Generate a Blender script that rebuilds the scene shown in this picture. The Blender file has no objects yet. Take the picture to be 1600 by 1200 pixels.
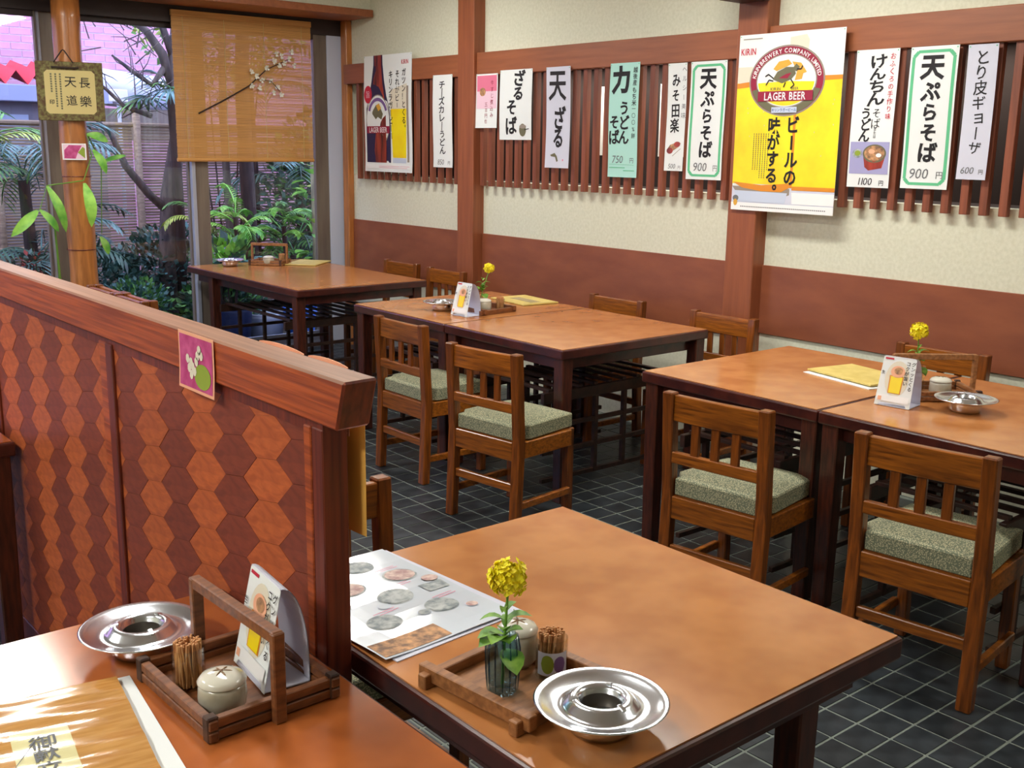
import bpy, math, random
from mathutils import Vector, Matrix, Euler
SC = bpy.context.scene
COL = SC.collection
random.seed(7)
PI = math.pi

# ------------------------------------------------------------------ camera
CAM_H = 1.55
PITCH, ROLL, YAW = 0.2165, 0.0145, 0.695
cp, sp = math.cos(PITCH), math.sin(PITCH)
fwd = Vector((math.sin(YAW)*cp, math.cos(YAW)*cp, -sp))
rgt = Vector((math.cos(YAW), -math.sin(YAW), 0))
upv = rgt.cross(fwd)
R_ = math.cos(ROLL)*rgt + math.sin(ROLL)*upv
U_ = -math.sin(ROLL)*rgt + math.cos(ROLL)*upv
cam_data = bpy.data.cameras.new('camera')
cam = bpy.data.objects.new('camera', cam_data)
COL.objects.link(cam)
M = Matrix((R_, U_, -fwd)).transposed().to_4x4()
M.translation = Vector((0, 0, CAM_H))
cam.matrix_world = M
cam_data.sensor_width = 36.0
cam_data.lens = 1690.0/1600.0*36.0
cam_data.clip_start = 0.05
cam_data.clip_end = 200
SC.camera = cam

# ------------------------------------------------------------------ world + exposure
W = bpy.data.worlds.new('overcast_sky'); SC.world = W
W.use_nodes = True
nt = W.node_tree; nt.nodes.clear()
wo = nt.nodes.new('ShaderNodeOutputWorld'); bg = nt.nodes.new('ShaderNodeBackground')
tc = nt.nodes.new('ShaderNodeTexCoord'); sx = nt.nodes.new('ShaderNodeSeparateXYZ'); rp = nt.nodes.new('ShaderNodeValToRGB')
nt.links.new(tc.outputs['Generated'], sx.inputs[0]); nt.links.new(sx.outputs['Z'], rp.inputs[0])
rp.color_ramp.elements[0].position = 0.0; rp.color_ramp.elements[0].color = (0.46, 0.54, 0.88, 1)
rp.color_ramp.elements[1].position = 0.7; rp.color_ramp.elements[1].color = (0.62, 0.70, 1.0, 1)
nt.links.new(rp.outputs[0], bg.inputs['Color']); bg.inputs['Strength'].default_value = 5.0
nt.links.new(bg.outputs[0], wo.inputs['Surface'])
SC.view_settings.view_transform = 'Standard'
SC.view_settings.look = 'None'
SC.view_settings.gamma = 1.0
SC.view_settings.use_curve_mapping = False
SC.view_settings.exposure = 0.0

# ------------------------------------------------------------------ lamps (fluorescent fittings in the ceiling; fittings built further down)
CEIL = 2.75
LAMPS = [(3.2, 3.0, 1.2, 0.32), (1.4, 5.75, 1.2, 0.32), (3.4, 5.6, 0.8, 0.3), (1.2, 2.6, 1.2, 0.32), (-0.9, 3.8, 1.2, 0.32),
         (-1.4, 1.4, 1.2, 0.32), (3.2, 0.4, 1.2, 0.32)]
LAMPW = [1.05, 0.9, 0.8, 0.8, 1.35, 1.5, 0.55]
for i, (x, y, l, w) in enumerate(LAMPS):
    ld = bpy.data.lights.new('lamp_light', 'AREA'); ld.shape = 'RECTANGLE'
    ld.size = w*0.8; ld.size_y = l*0.9
    ld.energy = 36*l/1.2*LAMPW[i]; ld.color = (1.0, 0.985, 0.92)
    lo = bpy.data.objects.new('lamp_light', ld); COL.objects.link(lo)
    lo.location = (x, y, CEIL-0.075)

# ------------------------------------------------------------------ materials
def _new(name):
    m = bpy.data.materials.new(name); m.use_nodes = True
    n = m.node_tree; b = n.nodes['Principled BSDF']
    return m, n, b
def lin(c):
    return tuple(((v/255.0)/12.92 if v/255.0 <= 0.04045 else ((v/255.0+0.055)/1.055)**2.4) for v in c) + (1,)
def flat(name, c, rough=0.6, metal=0.0, srgb=True, spec=None, emit=0.0, coat=0.0):
    m, n, b = _new(name)
    col = lin(c) if srgb else tuple(c)+(1,)
    b.inputs['Base Color'].default_value = col
    b.inputs['Roughness'].default_value = rough
    b.inputs['Metallic'].default_value = metal
    if spec is not None: b.inputs['Specular IOR Level'].default_value = spec
    if coat: b.inputs['Coat Weight'].default_value = coat; b.inputs['Coat Roughness'].default_value = 0.08
    if emit: b.inputs['Emission Color'].default_value = col; b.inputs['Emission Strength'].default_value = emit
    return m
def noisy(name, c1, c2, scale=(1, 1, 1), nscale=8.0, rough=0.5, bump=0.0, detail=4.0, lo=0.35, hi=0.65, coat=0.0, dist=0.0, metal=0.0, bscale=None, rand=0.0):
    m, n, b = _new(name); L = n.links
    t = n.nodes.new('ShaderNodeTexCoord'); mp = n.nodes.new('ShaderNodeMapping'); no = n.nodes.new('ShaderNodeTexNoise'); cr = n.nodes.new('ShaderNodeValToRGB')
    mp.inputs['Scale'].default_value = scale
    L.new(t.outputs['Object'], mp.inputs['Vector']); L.new(mp.outputs[0], no.inputs['Vector'])
    no.inputs['Scale'].default_value = nscale; no.inputs['Detail'].default_value = detail; no.inputs['Distortion'].default_value = dist
    cr.color_ramp.elements[0].position = lo; cr.color_ramp.elements[0].color = lin(c1)
    cr.color_ramp.elements[1].position = hi; cr.color_ramp.elements[1].color = lin(c2)
    L.new(no.outputs['Fac'], cr.inputs[0])
    out = cr.outputs[0]
    if rand:
        oi = n.nodes.new('ShaderNodeObjectInfo'); hs = n.nodes.new('ShaderNodeHueSaturation'); mr = n.nodes.new('ShaderNodeMapRange')
        mr.inputs['To Min'].default_value = 1-rand; mr.inputs['To Max'].default_value = 1+rand
        L.new(oi.outputs['Random'], mr.inputs['Value']); L.new(mr.outputs[0], hs.inputs['Value']); L.new(out, hs.inputs['Color']); out = hs.outputs[0]
    L.new(out, b.inputs['Base Color'])
    b.inputs['Roughness'].default_value = rough; b.inputs['Metallic'].default_value = metal
    if coat: b.inputs['Coat Weight'].default_value = coat; b.inputs['Coat Roughness'].default_value = 0.11
    if bump:
        bp = n.nodes.new('ShaderNodeBump'); bp.inputs['Strength'].default_value = bump; bp.inputs['Distance'].default_value = 0.01
        if bscale:
            n2 = n.nodes.new('ShaderNodeTexNoise'); n2.inputs['Scale'].default_value = bscale; n2.inputs['Detail'].default_value = 3
            L.new(t.outputs['Object'], n2.inputs['Vector']); L.new(n2.outputs['Fac'], bp.inputs['Height'])
        else: L.new(no.outputs['Fac'], bp.inputs['Height'])
        L.new(bp.outputs[0], b.inputs['Normal'])
    return m
def glass(name, c=(1, 1, 1), rough=0.0, ior=1.45, thin=False, alpha=0.12):
    m, n, b = _new(name); L = n.links
    if not thin:
        b.inputs['Base Color'].default_value = lin([int(255*v) for v in c]); b.inputs['Transmission Weight'].default_value = 1
        b.inputs['Roughness'].default_value = rough; b.inputs['IOR'].default_value = ior
        return m
    n.nodes.remove(b); o = n.nodes['Material Output']
    tr = n.nodes.new('ShaderNodeBsdfTransparent'); gl = n.nodes.new('ShaderNodeBsdfGlossy'); mx = n.nodes.new('ShaderNodeMixShader'); fr = n.nodes.new('ShaderNodeLayerWeight'); pw = n.nodes.new('ShaderNodeMath'); pw.operation = 'POWER'; pw.inputs[1].default_value = 3.0; ma = n.nodes.new('ShaderNodeMath'); ma.operation = 'MULTIPLY_ADD'; ma.inputs[1].default_value = 0.55; ma.inputs[2].default_value = 0.045
    tr.inputs['Color'].default_value = tuple(c)+(1,); gl.inputs['Roughness'].default_value = 0.02
    fr.inputs['Blend'].default_value = 0.5
    L.new(fr.outputs['Facing'], pw.inputs[0]); L.new(pw.outputs[0], ma.inputs[0]); L.new(ma.outputs[0], mx.inputs['Fac']); L.new(tr.outputs[0], mx.inputs[1]); L.new(gl.outputs[0], mx.inputs[2]); L.new(mx.outputs[0], o.inputs['Surface'])
    return m

MT = {}
MT['tabletop'] = noisy('tabletop_laminate', (176, 112, 62), (194, 130, 76), (1, 1, 1), 9, rough=0.17, detail=2)
MT['tabletop_near'] = noisy('tabletop_laminate_red', (164, 88, 42), (182, 102, 50), (1, 1, 1), 9, rough=0.17, detail=2)
MT['edge'] = noisy('dark_table_edge', (58, 24, 22), (82, 36, 28), (1, 1, 1), 20, rough=0.28, coat=0.3)
MT['leg_dark'] = noisy('dark_table_leg', (52, 24, 18), (84, 38, 24), (8, 8, 1), 12, rough=0.35, coat=0.2)
MT['lattice_dark'] = noisy('dark_lattice_wood', (36, 22, 18), (60, 34, 24), (4, 4, 4), 8, rough=0.45)
MT['chair'] = noisy('honey_brown_chair_wood', (82, 40, 10), (144, 76, 20), (12, 12, 1.2), 6, rough=0.32, detail=5, coat=0.3, lo=0.3, hi=0.7, dist=0.6, rand=0.12)
MT['chair_h'] = noisy('honey_brown_chair_rail', (98, 50, 12), (166, 94, 24), (1.2, 10, 16), 6, rough=0.32, detail=5, coat=0.3, lo=0.3, hi=0.7, dist=0.6, rand=0.12)
MT['beam'] = noisy('reddish_brown_beam', (136, 78, 48), (158, 92, 56), (8, 0.6, 8), 5, rough=0.45, detail=6, lo=0.3, hi=0.7)
MT['pillar'] = noisy('reddish_brown_pillar', (134, 74, 46), (156, 88, 54), (8, 8, 0.6), 5, rough=0.45, detail=6, lo=0.3, hi=0.7)
MT['slat'] = noisy('lattice_slat_wood', (112, 58, 38), (140, 76, 50), (8, 8, 0.6), 5, rough=0.5, rand=0.12)
MT['dado'] = noisy('reddish_dado_board', (130, 72, 50), (150, 86, 58), (4, 1, 3), 4, rough=0.42, detail=8, lo=0.3, hi=0.7)
MT['plaster'] = noisy('cream_plaster', (212, 212, 190), (222, 222, 202), (1, 1, 1), 60, rough=0.95, bump=0.12, bscale=260)
MT['ceil'] = flat('ceiling_board', (228, 226, 218), 0.9)
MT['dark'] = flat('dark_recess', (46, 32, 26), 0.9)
MT['cap'] = noisy('partition_cap_wood', (136, 58, 24), (178, 84, 36), (34, 0.9, 34), 3.2, rough=0.42, detail=3, lo=0.40, hi=0.60, bump=0.1, dist=0.3)
MT['cap_top'] = noisy('sheen_tinted_cap_top', (128, 88, 66), (152, 108, 82), (34, 0.9, 34), 3.2, rough=0.45, detail=3)  # sheen on the upper face, painted in as a greyer wood colour
MT['stile'] = noisy('partition_stile_wood', (84, 30, 18), (120, 48, 26), (20, 20, 0.8), 5, rough=0.4)
MT['ven_l'] = noisy('light_veneer', (158, 74, 34), (186, 94, 46), (10, 3, 10), 6, rough=0.5, dist=1.0, rand=0.07)
MT['ven_d'] = noisy('dark_veneer', (112, 48, 30), (134, 60, 38), (10, 3, 10), 6, rough=0.5, dist=1.0, rand=0.09)
MT['steel'] = flat('polished_steel', (230, 234, 242), 0.2, 1.0)
MT['chrome_dark'] = flat('ashtray_inside', (84, 78, 70), 0.45, 0.6)
MT['traywood'] = noisy('tray_wood', (120, 76, 42), (168, 112, 66), (3, 12, 12), 8, rough=0.5, detail=5, lo=0.3, hi=0.7)
MT['traywood_dark'] = noisy('dark_tray_wood', (92, 52, 28), (138, 84, 46), (3, 12, 12), 8, rough=0.45, detail=5, lo=0.3, hi=0.7)
MT['burnt'] = noisy('scorched_wood_end', (46, 28, 22), (84, 54, 36), (1, 1, 1), 30, rough=0.7)
MT['ceramic'] = noisy('grey_glazed_ceramic', (168, 160, 140), (206, 200, 184), (1, 1, 1), 14, rough=0.25, coat=0.4)
MT['lid'] = flat('pale_glazed_lid', (214, 210, 196), 0.15, coat=0.5)
MT['crackle'] = flat('brown_brush_mark', (120, 86, 50), 0.4)
MT['pick'] = noisy('toothpick_wood', (190, 132, 84), (224, 172, 120), (1, 1, 1), 40, rough=0.8)
MT['paper'] = flat('white_paper', (232, 236, 236), 0.7)
MT['papergrey'] = flat('greyish_white_paper', (208, 210, 226), 0.7)
MT['mint'] = flat('mint_paper', (176, 226, 216), 0.7)
MT['ink'] = flat('black_ink', (22, 18, 24), 0.7)
MT['inkgrey'] = flat('grey_pencil_ink', (110, 112, 116), 0.8)
MT['red'] = flat('red_ink', (196, 34, 60), 0.6)
MT['wine'] = flat('dark_red_print', (150, 24, 58), 0.55)
MT['green'] = flat('green_border_ink', (96, 190, 140), 0.7)
MT['yellow'] = noisy('beer_yellow_print', (242, 204, 10), (252, 236, 24), (1, 1, 1), 5, rough=0.35, lo=0.3, hi=0.7)
MT['amber'] = flat('amber_print', (222, 140, 30), 0.4)
MT['foam'] = flat('foam_print', (226, 218, 198), 0.5)
MT['badgegrey'] = flat('grey_badge_rim', (150, 138, 126), 0.5)
MT['gold'] = flat('gold_print', (222, 168, 60), 0.5)
MT['olive'] = flat('olive_print', (108, 104, 78), 0.6)
MT['blue'] = flat('blue_print', (40, 80, 150), 0.6)
MT['paleblue'] = flat('pale_blue_print', (196, 206, 226), 0.6)
MT['bottle'] = noisy('bottle_brown_print', (70, 18, 24), (176, 66, 48), (6, 1, 1), 3, rough=0.4)
MT['navy'] = flat('navy_print', (40, 30, 70), 0.6)
MT['pink'] = flat('pink_print', (226, 120, 150), 0.6)
MT['palepink'] = flat('pale_pink_print', (236, 200, 216), 0.6)
MT['magenta'] = noisy('magenta_print', (176, 46, 110), (206, 90, 146), (1, 1, 1), 30, rough=0.5)
MT['peach'] = flat('peach_print', (240, 176, 140), 0.5)
MT['white'] = flat('white_print', (240, 240, 240), 0.5)
MT['leafprint'] = flat('green_leaf_print', (140, 160, 50), 0.6)
MT['brownprint'] = noisy('brown_food_print', (120, 90, 70), (214, 160, 110), (1, 1, 1), 60, rough=0.6)
MT['greyprint'] = noisy('grey_food_print', (120, 132, 138), (190, 196, 196), (1, 1, 1), 60, rough=0.4)
MT['dish1'] = noisy('pink_food_print', (170, 130, 128), (220, 196, 186), (1, 1, 1), 70, rough=0.4)
MT['purple'] = flat('purple_print', (120, 90, 150), 0.5)
MT['manila'] = noisy('yellow_menu_cover', (206, 182, 96), (222, 200, 118), (1, 1, 1), 20, rough=0.45)
MT['menucover'] = noisy('brown_plastic_menu', (186, 132, 66), (206, 154, 88), (2, 14, 2), 8, rough=0.12, coat=1.0)
MT['orange_note'] = flat('orange_yellow_paper', (246, 190, 92), 0.7)
MT['label'] = flat('cream_label', (222, 214, 160), 0.2, coat=0.8)
MT['laminate'] = flat('laminated_sheet', (218, 228, 240), 0.14, coat=0.8)
MT['tilefloor'] = noisy('dark_slate_tile', (32, 37, 41), (54, 60, 65), (1, 1, 1), 14, rough=0.35, detail=6, rand=0.18)
MT['grout'] = flat('grey_grout', (122, 130, 122), 0.9)
MT['cushion'] = None
MT['acrylic'] = glass('clear_plastic', thin=True, c=(0.97, 0.98, 0.96))
MT['window'] = glass('window_glass', thin=True, c=(0.96, 0.97, 1.0))
MT['vase'] = glass('blue_green_glass', thin=True, c=(0.68, 0.82, 0.88))
MT['rib'] = glass('rib_glass', thin=True, c=(0.45, 0.60, 0.74))
MT['water'] = glass('clear_cup', thin=True, c=(0.93, 0.93, 0.90))
MT['petal'] = noisy('rape_blossom_yellow', (246, 222, 0), (255, 246, 50), (1, 1, 1), 60, rough=0.6)
MT['leaf'] = noisy('fresh_green_leaf', (70, 124, 34), (140, 184, 70), (1, 1, 1), 40, rough=0.5)
MT['stem'] = flat('green_stem', (106, 150, 56), 0.5)
MT['alu'] = flat('pale_aluminium', (176, 182, 200), 0.4, 0.3)
MT['frame'] = noisy('taupe_window_frame', (104, 92, 84), (122, 110, 98), (6, 6, 0.6), 4, rough=0.5)
MT['jamb'] = flat('white_jamb', (196, 204, 226), 0.6)
MT['lintel'] = flat('dark_lintel_wood', (52, 40, 40), 0.6)
MT['log'] = noisy('orange_log_column', (150, 90, 44), (196, 124, 62), (6, 6, 0.7), 5, rough=0.35, detail=5, lo=0.3, hi=0.7, dist=0.8, coat=0.2)
MT['blind'] = noisy('bamboo_reed', (182, 128, 66), (214, 160, 92), (0.5, 4, 40), 6, rough=0.6, detail=4, lo=0.3, hi=0.7)
MT['brocade'] = noisy('brown_brocade', (84, 56, 30), (122, 116, 66), (1, 1, 1), 60, rough=0.7, detail=3)
MT['card'] = flat('beige_shikishi_card', (206, 186, 124), 0.7)
MT['cord'] = flat('dark_cord', (50, 34, 26), 0.7)

def cushion_mat():
    m, n, b = _new('green_woven_cushion'); L = n.links
    t = n.nodes.new('ShaderNodeTexCoord'); mp = n.nodes.new('ShaderNodeMapping'); v = n.nodes.new('ShaderNodeTexVoronoi'); cr = n.nodes.new('ShaderNodeValToRGB')
    mp.inputs['Scale'].default_value = (44, 44, 44)
    L.new(t.outputs['Object'], mp.inputs['Vector']); L.new(mp.outputs[0], v.inputs['Vector'])
    cr.color_ramp.elements[0].position = 0.1; cr.color_ramp.elements[0].color = lin((208, 198, 158))
    cr.color_ramp.elements[1].position = 0.55; cr.color_ramp.elements[1].color = lin((108, 114, 92))
    L.new(v.outputs['Distance'], cr.inputs[0]); L.new(cr.outputs[0], b.inputs['Base Color']); b.inputs['Roughness'].default_value = 0.85
    return m
MT['cushion'] = cushion_mat()

# ------------------------------------------------------------------ mesh helpers
class MB:
    """collects vertices and faces for ONE mesh object"""
    def __init__(s): s.v = []; s.f = []; s.mi = []
    def add(s, vs, fs, mi=0):
        b = len(s.v); s.v += [tuple(p) for p in vs]; s.f += [tuple(b+i for i in f) for f in fs]; s.mi += [mi]*len(fs); return s
    def box(s, x0, x1, y0, y1, z0, z1, mi=0, T=None):
        vs = [(x, y, z) for z in (z0, z1) for y in (y0, y1) for x in (x0, x1)]
        if T is not None: vs = [T @ Vector(p) for p in vs]
        return s.add(vs, [(0, 2, 3, 1), (4, 5, 7, 6), (0, 1, 5, 4), (2, 6, 7, 3), (0, 4, 6, 2), (1, 3, 7, 5)], mi)
    def bar(s, p, q, w, t, mi=0, up=(0, 0, 1)):
        p = Vector(p); q = Vector(q); d = (q-p); l = d.length; d.normalize()
        a = d.cross(Vector(up))
        if a.length < 1e-4: a = d.cross(Vector((1, 0, 0)))
        a.normalize(); b = a.cross(d)
        vs = [p + a*(w/2*i) + b*(t/2*j) + d*(l*k) for k in (0, 1) for j in (-1, 1) for i in (-1, 1)]
        return s.add(vs, [(0, 2, 3, 1), (4, 5, 7, 6), (0, 1, 5, 4), (2, 6, 7, 3), (0, 4, 6, 2), (1, 3, 7, 5)], mi)
    def tube(s, pts, rad, n=8, mi=0, cap=True):
        pts = [Vector(p) for p in pts]
        if not hasattr(rad, '__len__'): rad = [rad]*len(pts)
        rings = []
        ref = Vector((0.13, 0.31, 0.94))
        for i, p in enumerate(pts):
            d = (pts[min(i+1, len(pts)-1)]-pts[max(i-1, 0)]).normalized()
            a = d.cross(ref)
            if a.length < 1e-3: a = d.cross(Vector((1, 0, 0)))
            a.normalize(); b = d.cross(a)
            rings.append([p + (a*math.cos(2*PI*k/n)+b*math.sin(2*PI*k/n))*rad[i] for k in range(n)])
        vs = [v for r in rings for v in r]
        fs = []
        for i in range(len(pts)-1):
            for k in range(n):
                fs.append((i*n+k, i*n+(k+1) % n, (i+1)*n+(k+1) % n, (i+1)*n+k))
        if cap: fs.append(tuple(range(n-1, -1, -1))); fs.append(tuple((len(pts)-1)*n+k for k in range(n)))
        return s.add(vs, fs, mi)
    def lathe(s, prof, n=32, c=(0, 0, 0), mi=0, close=False, ribs=0, ribamp=0):
        vs = []
        for (r, z) in prof:
            for k in range(n):
                a = 2*PI*k/n; rr = r*(1+(ribamp*math.cos(ribs*a) if ribs else 0))
                vs.append((c[0]+rr*math.cos(a), c[1]+rr*math.sin(a), c[2]+z))
        fs = []
        for i in range(len(prof)-1):
            for k in range(n):
                fs.append((i*n+k, i*n+(k+1) % n, (i+1)*n+(k+1) % n, (i+1)*n+k))
        if close: fs.append(tuple(range(n-1, -1, -1))); fs.append(tuple((len(prof)-1)*n+k for k in range(n)))
        return s.add(vs, fs, mi)
    def prism(s, poly, fn0, fn1, mi=0):
        """poly list of 2D pts; fn0/fn1 map 2D->3D for the two caps"""
        n = len(poly); vs = [fn0(*p) for p in poly]+[fn1(*p) for p in poly]
        fs = [tuple(range(n-1, -1, -1)), tuple(range(n, 2*n))]+[(i, (i+1) % n, n+(i+1) % n, n+i) for i in range(n)]
        return s.add(vs, fs, mi)
    def build(s, name, mat, parent=None, smooth=False, bevel=0, loc=None, rot=None):
        me = bpy.data.meshes.new(name); me.from_pydata(s.v, [], s.f)
        mats = mat if isinstance(mat, (list, tuple)) else [mat]
        for m in mats: me.materials.append(m)
        if len(mats) > 1: me.polygons.foreach_set('material_index', s.mi)
        if smooth: me.polygons.foreach_set('use_smooth', [True]*len(me.polygons))
        me.validate(); me.update()
        o = bpy.data.objects.new(name, me); COL.objects.link(o)
        if parent is not None: o.parent = parent
        if loc is not None: o.location = loc
        if rot is not None: o.rotation_euler = rot
        if bevel:
            b = o.modifiers.new('bevel', 'BEVEL'); b.width = bevel; b.segments = 2 if bevel > 0.004 else 1; b.limit_method = 'ANGLE'; b.angle_limit = 0.7
        if smooth and False: pass
        return o
def tag(o, label=None, cat=None, group=None, kind=None):
    if label: o['label'] = label
    if cat: o['category'] = cat
    if group: o['group'] = group
    if kind: o['kind'] = kind
    return o
def thing(name, label, cat, loc=(0, 0, 0), rotz=0.0, group=None, rot=None):
    o = bpy.data.objects.new(name, None); COL.objects.link(o); o.empty_display_size = 0.05
    o.location = loc; o.rotation_euler = rot if rot else (0, 0, rotz)
    return tag(o, label, cat, group)
CH = {}
def reg(root):
    return root
def copy_tree(o, parent=None, label=None, loc=None, rotz=None):
    c = o.copy(); COL.objects.link(c); c.parent = parent
    if label: c['label'] = label
    if loc is not None: c.location = loc
    if rotz is not None: c.rotation_euler = (0, 0, rotz)
    for ch in kids(o): copy_tree(ch, c)
    return c
_kids = {}
def kids(o):
    return list(o.children)
def cbox(name, mat, parent, x0, x1, y0, y1, z0, z1, bevel=0.002, **k):
    """box part whose origin is its centre"""
    c = ((x0+x1)/2, (y0+y1)/2, (z0+z1)/2)
    return MB().box(x0-c[0], x1-c[0], y0-c[1], y1-c[1], z0-c[2], z1-c[2]).build(name, mat, parent, bevel=bevel, loc=c, **k)
def struct(o):
    o['kind'] = 'structure'; return o

# ------------------------------------------------------------------ lettering and flat print
_gl = {}
def glyph(ch, off=0.0):
    k = (ch, off)
    if k in _gl: return _gl[k]
    c = bpy.data.curves.new('g', 'FONT'); c.body = ch; c.size = 1; c.resolution_u = 2; c.offset = off
    o = bpy.data.objects.new('g', c); COL.objects.link(o)
    dg = bpy.context.evaluated_depsgraph_get(); me = bpy.data.meshes.new_from_object(o.evaluated_get(dg))
    vs = [(v.co.x, v.co.y) for v in me.vertices]; fs = [tuple(p.vertices) for p in me.polygons]
    bpy.data.objects.remove(o); bpy.data.curves.remove(c); bpy.data.meshes.remove(me)
    w = max([v[0] for v in vs], default=0.3)
    _gl[k] = (vs, fs, w); return _gl[k]
SMALL = 'ぁぃぅぇぉっゃゅょァィゥェォッャュョ'
class Sheet:
    """flat printed thing; local x right, y up, z towards the reader. bend(x,y)->z"""
    def __init__(s, root, bend=None): s.root = root; s.bend = bend or (lambda x, y: 0.0); s.n = 0
    def z(s, x, y, lay): return s.bend(x, y)+lay*0.0006
    def put(s, name, mat, vs, fs, lay):
        return MB().add([(x, y, s.z(x, y, lay)) for x, y in vs], fs).build(name, mat, s.root)
    def paper(s, w, h, mat, name='sheet', nx=8, ny=12, x0=None, y0=None, th=0.0004):
        x0 = -w/2 if x0 is None else x0; y0 = -h/2 if y0 is None else y0
        vs = []; 
        for lay in (0, -1):
            for j in range(ny+1):
                for i in range(nx+1):
                    x = x0+w*i/nx; y = y0+h*j/ny; vs.append((x, y, s.bend(x, y)+lay*th))
        N = (nx+1)*(ny+1); fs = []
        for j in range(ny):
            for i in range(nx):
                a = j*(nx+1)+i; fs.append((a, a+1, a+nx+2, a+nx+1)); fs.append((N+a, N+a+nx+1, N+a+nx+2, N+a+1))
        edge = [i for i in range(nx+1)]+[j*(nx+1)+nx for j in range(1, ny+1)]+[ny*(nx+1)+i for i in range(nx-1, -1, -1)]+[j*(nx+1) for j in range(ny-1, 0, -1)]
        for a, b in zip(edge, edge[1:]+edge[:1]): fs.append((a, N+a, N+b, b))
        return MB().add(vs, fs).build(name, mat, s.root)
    def rect(s, x0, y0, x1, y1, mat, lay=1, name='print', nx=3, ny=8):
        vs = [(x0+(x1-x0)*i/nx, y0+(y1-y0)*j/ny) for j in range(ny+1) for i in range(nx+1)]
        fs = [(j*(nx+1)+i, j*(nx+1)+i+1, (j+1)*(nx+1)+i+1, (j+1)*(nx+1)+i) for j in range(ny) for i in range(nx)]
        return s.put(name, mat, vs, fs, lay)
    def poly(s, pts, mat, lay=1, name='print'):
        return s.put(name, mat, pts, [tuple(range(len(pts)))], lay)
    def ell(s, cx, cy, rx, ry, mat, lay=1, name='print', n=32, a0=0, a1=2*PI, inner=None):
        pts = [(cx+rx*math.cos(a0+(a1-a0)*i/n), cy+ry*math.sin(a0+(a1-a0)*i/n)) for i in range(n+1)]
        if inner is None:
            return s.put(name, mat, [(cx, cy)]+pts, [(0, i+1, i+2) for i in range(n)], lay)
        q = [(cx+rx*inner*math.cos(a0+(a1-a0)*i/n), cy+ry*inner*math.sin(a0+(a1-a0)*i/n)) for i in range(n+1)]
        return s.put(name, mat, pts+q, [(i, i+1, n+2+i, n+1+i) for i in range(n)], lay)
    def lines(s, segs, w, mat, lay=2, name='print'):
        vs = []; fs = []
        segs2 = []
        for (x0, y0, x1, y1) in segs:
            nn = max(1, int(math.hypot(x1-x0, y1-y0)/0.04))
            segs2 += [(x0+(x1-x0)*k/nn, y0+(y1-y0)*k/nn, x0+(x1-x0)*(k+1)/nn, y0+(y1-y0)*(k+1)/nn) for k in range(nn)]
        for (x0, y0, x1, y1) in segs2:
            d = math.hypot(x1-x0, y1-y0) or 1; nx, ny = -(y1-y0)/d*w/2, (x1-x0)/d*w/2
            b = len(vs); vs += [(x0+nx, y0+ny), (x0-nx, y0-ny), (x1-nx, y1-ny), (x1+nx, y1+ny)]; fs.append((b, b+1, b+2, b+3))
        return s.put(name, mat, vs, fs, lay)
    def vtext(s, text, cx, top, size, mat, lay=3, off=0.02, pitch=1.0, shear=0.0, sx=1.0, jit=0.0, name='lettering'):
        vs = []; fs = []; y = top
        rnd = random.Random(text)
        for ch in text:
            if ch == ' ': y -= size*0.5*pitch; continue
            g, gf, w = glyph(ch, off)
            ax, ay = 0.5, 0.36
            latin = ord(ch) < 256
            if latin: ax = w/2
            k = 1.0; ang = rnd.uniform(-jit, jit)*0.3; jx = rnd.uniform(-jit, jit)*0.12*size; jk = 1+rnd.uniform(-jit, jit)*0.25
            b = len(vs)
            for (x, yy) in g:
                u = (x-ax)*size*sx*jk; v = (yy-ay)*size*jk
                if ch in 'ー': u, v = -v*0.9, u
                if ch in '。、': u += size*0.55; v += size*0.55
                if ch in SMALL: u += size*0.08; v += size*0.08
                u, v = u*math.cos(ang)-v*math.sin(ang), u*math.sin(ang)+v*math.cos(ang)
                vs.append((cx+jx+u+shear*v, y-size*0.5+v))
            fs += [tuple(b+i for i in f) for f in gf]
            y -= size*pitch
        return s.put(name, mat, vs, fs, lay)
    def htext(s, text, cx, cy, size, mat, lay=3, off=0.0, sx=1.0, shear=0.0, arc=None, track=0.06, name='lettering', jit=0.0):
        items = []; x = 0
        for ch in text:
            if ch == ' ': x += 0.3*sx; continue
            g, gf, w = glyph(ch, off); cjk = ord(ch) > 256
            adv = 1.0 if cjk else w+track
            items.append((g, gf, x, adv)); x += adv*sx
        tot = x; vs = []; fs = []; rnd = random.Random(text)
        for g, gf, x0, adv in items:
            b = len(vs); jy = rnd.uniform(-jit, jit)*size
            if arc:
                rx, ry, a0, a1 = arc  # from angle a0 to a1 (radians), centre cx,cy
                t = (x0+adv*sx/2)/tot; a = a0+(a1-a0)*t
                px, py = cx+rx*math.cos(a), cy+ry*math.sin(a)
                tx, ty = -math.sin(a)*rx, math.cos(a)*ry; d = math.hypot(tx, ty); tx, ty = -tx/d, -ty/d; nx, ny = -ty, tx
                for (gx, gy) in g:
                    u = (gx-adv/2)*size*sx; v = (gy-0.34)*size
                    vs.append((px+u*tx+v*nx, py+u*ty+v*ny))
            else:
                for (gx, gy) in g:
                    u = (x0+gx*sx-tot/2)*size; v = (gy-0.36)*size+jy
                    vs.append((cx+u+shear*v, cy+v))
            fs += [tuple(b+i for i in f) for f in gf]
        return s.put(name, mat, vs, fs, lay)
# ================================================================== ROOM
XW = 4.45            # plaster face of the long wall
YW = 7.40            # plane of the glazing
XL, YB = -2.6, -2.2  # left wall, back wall
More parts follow.
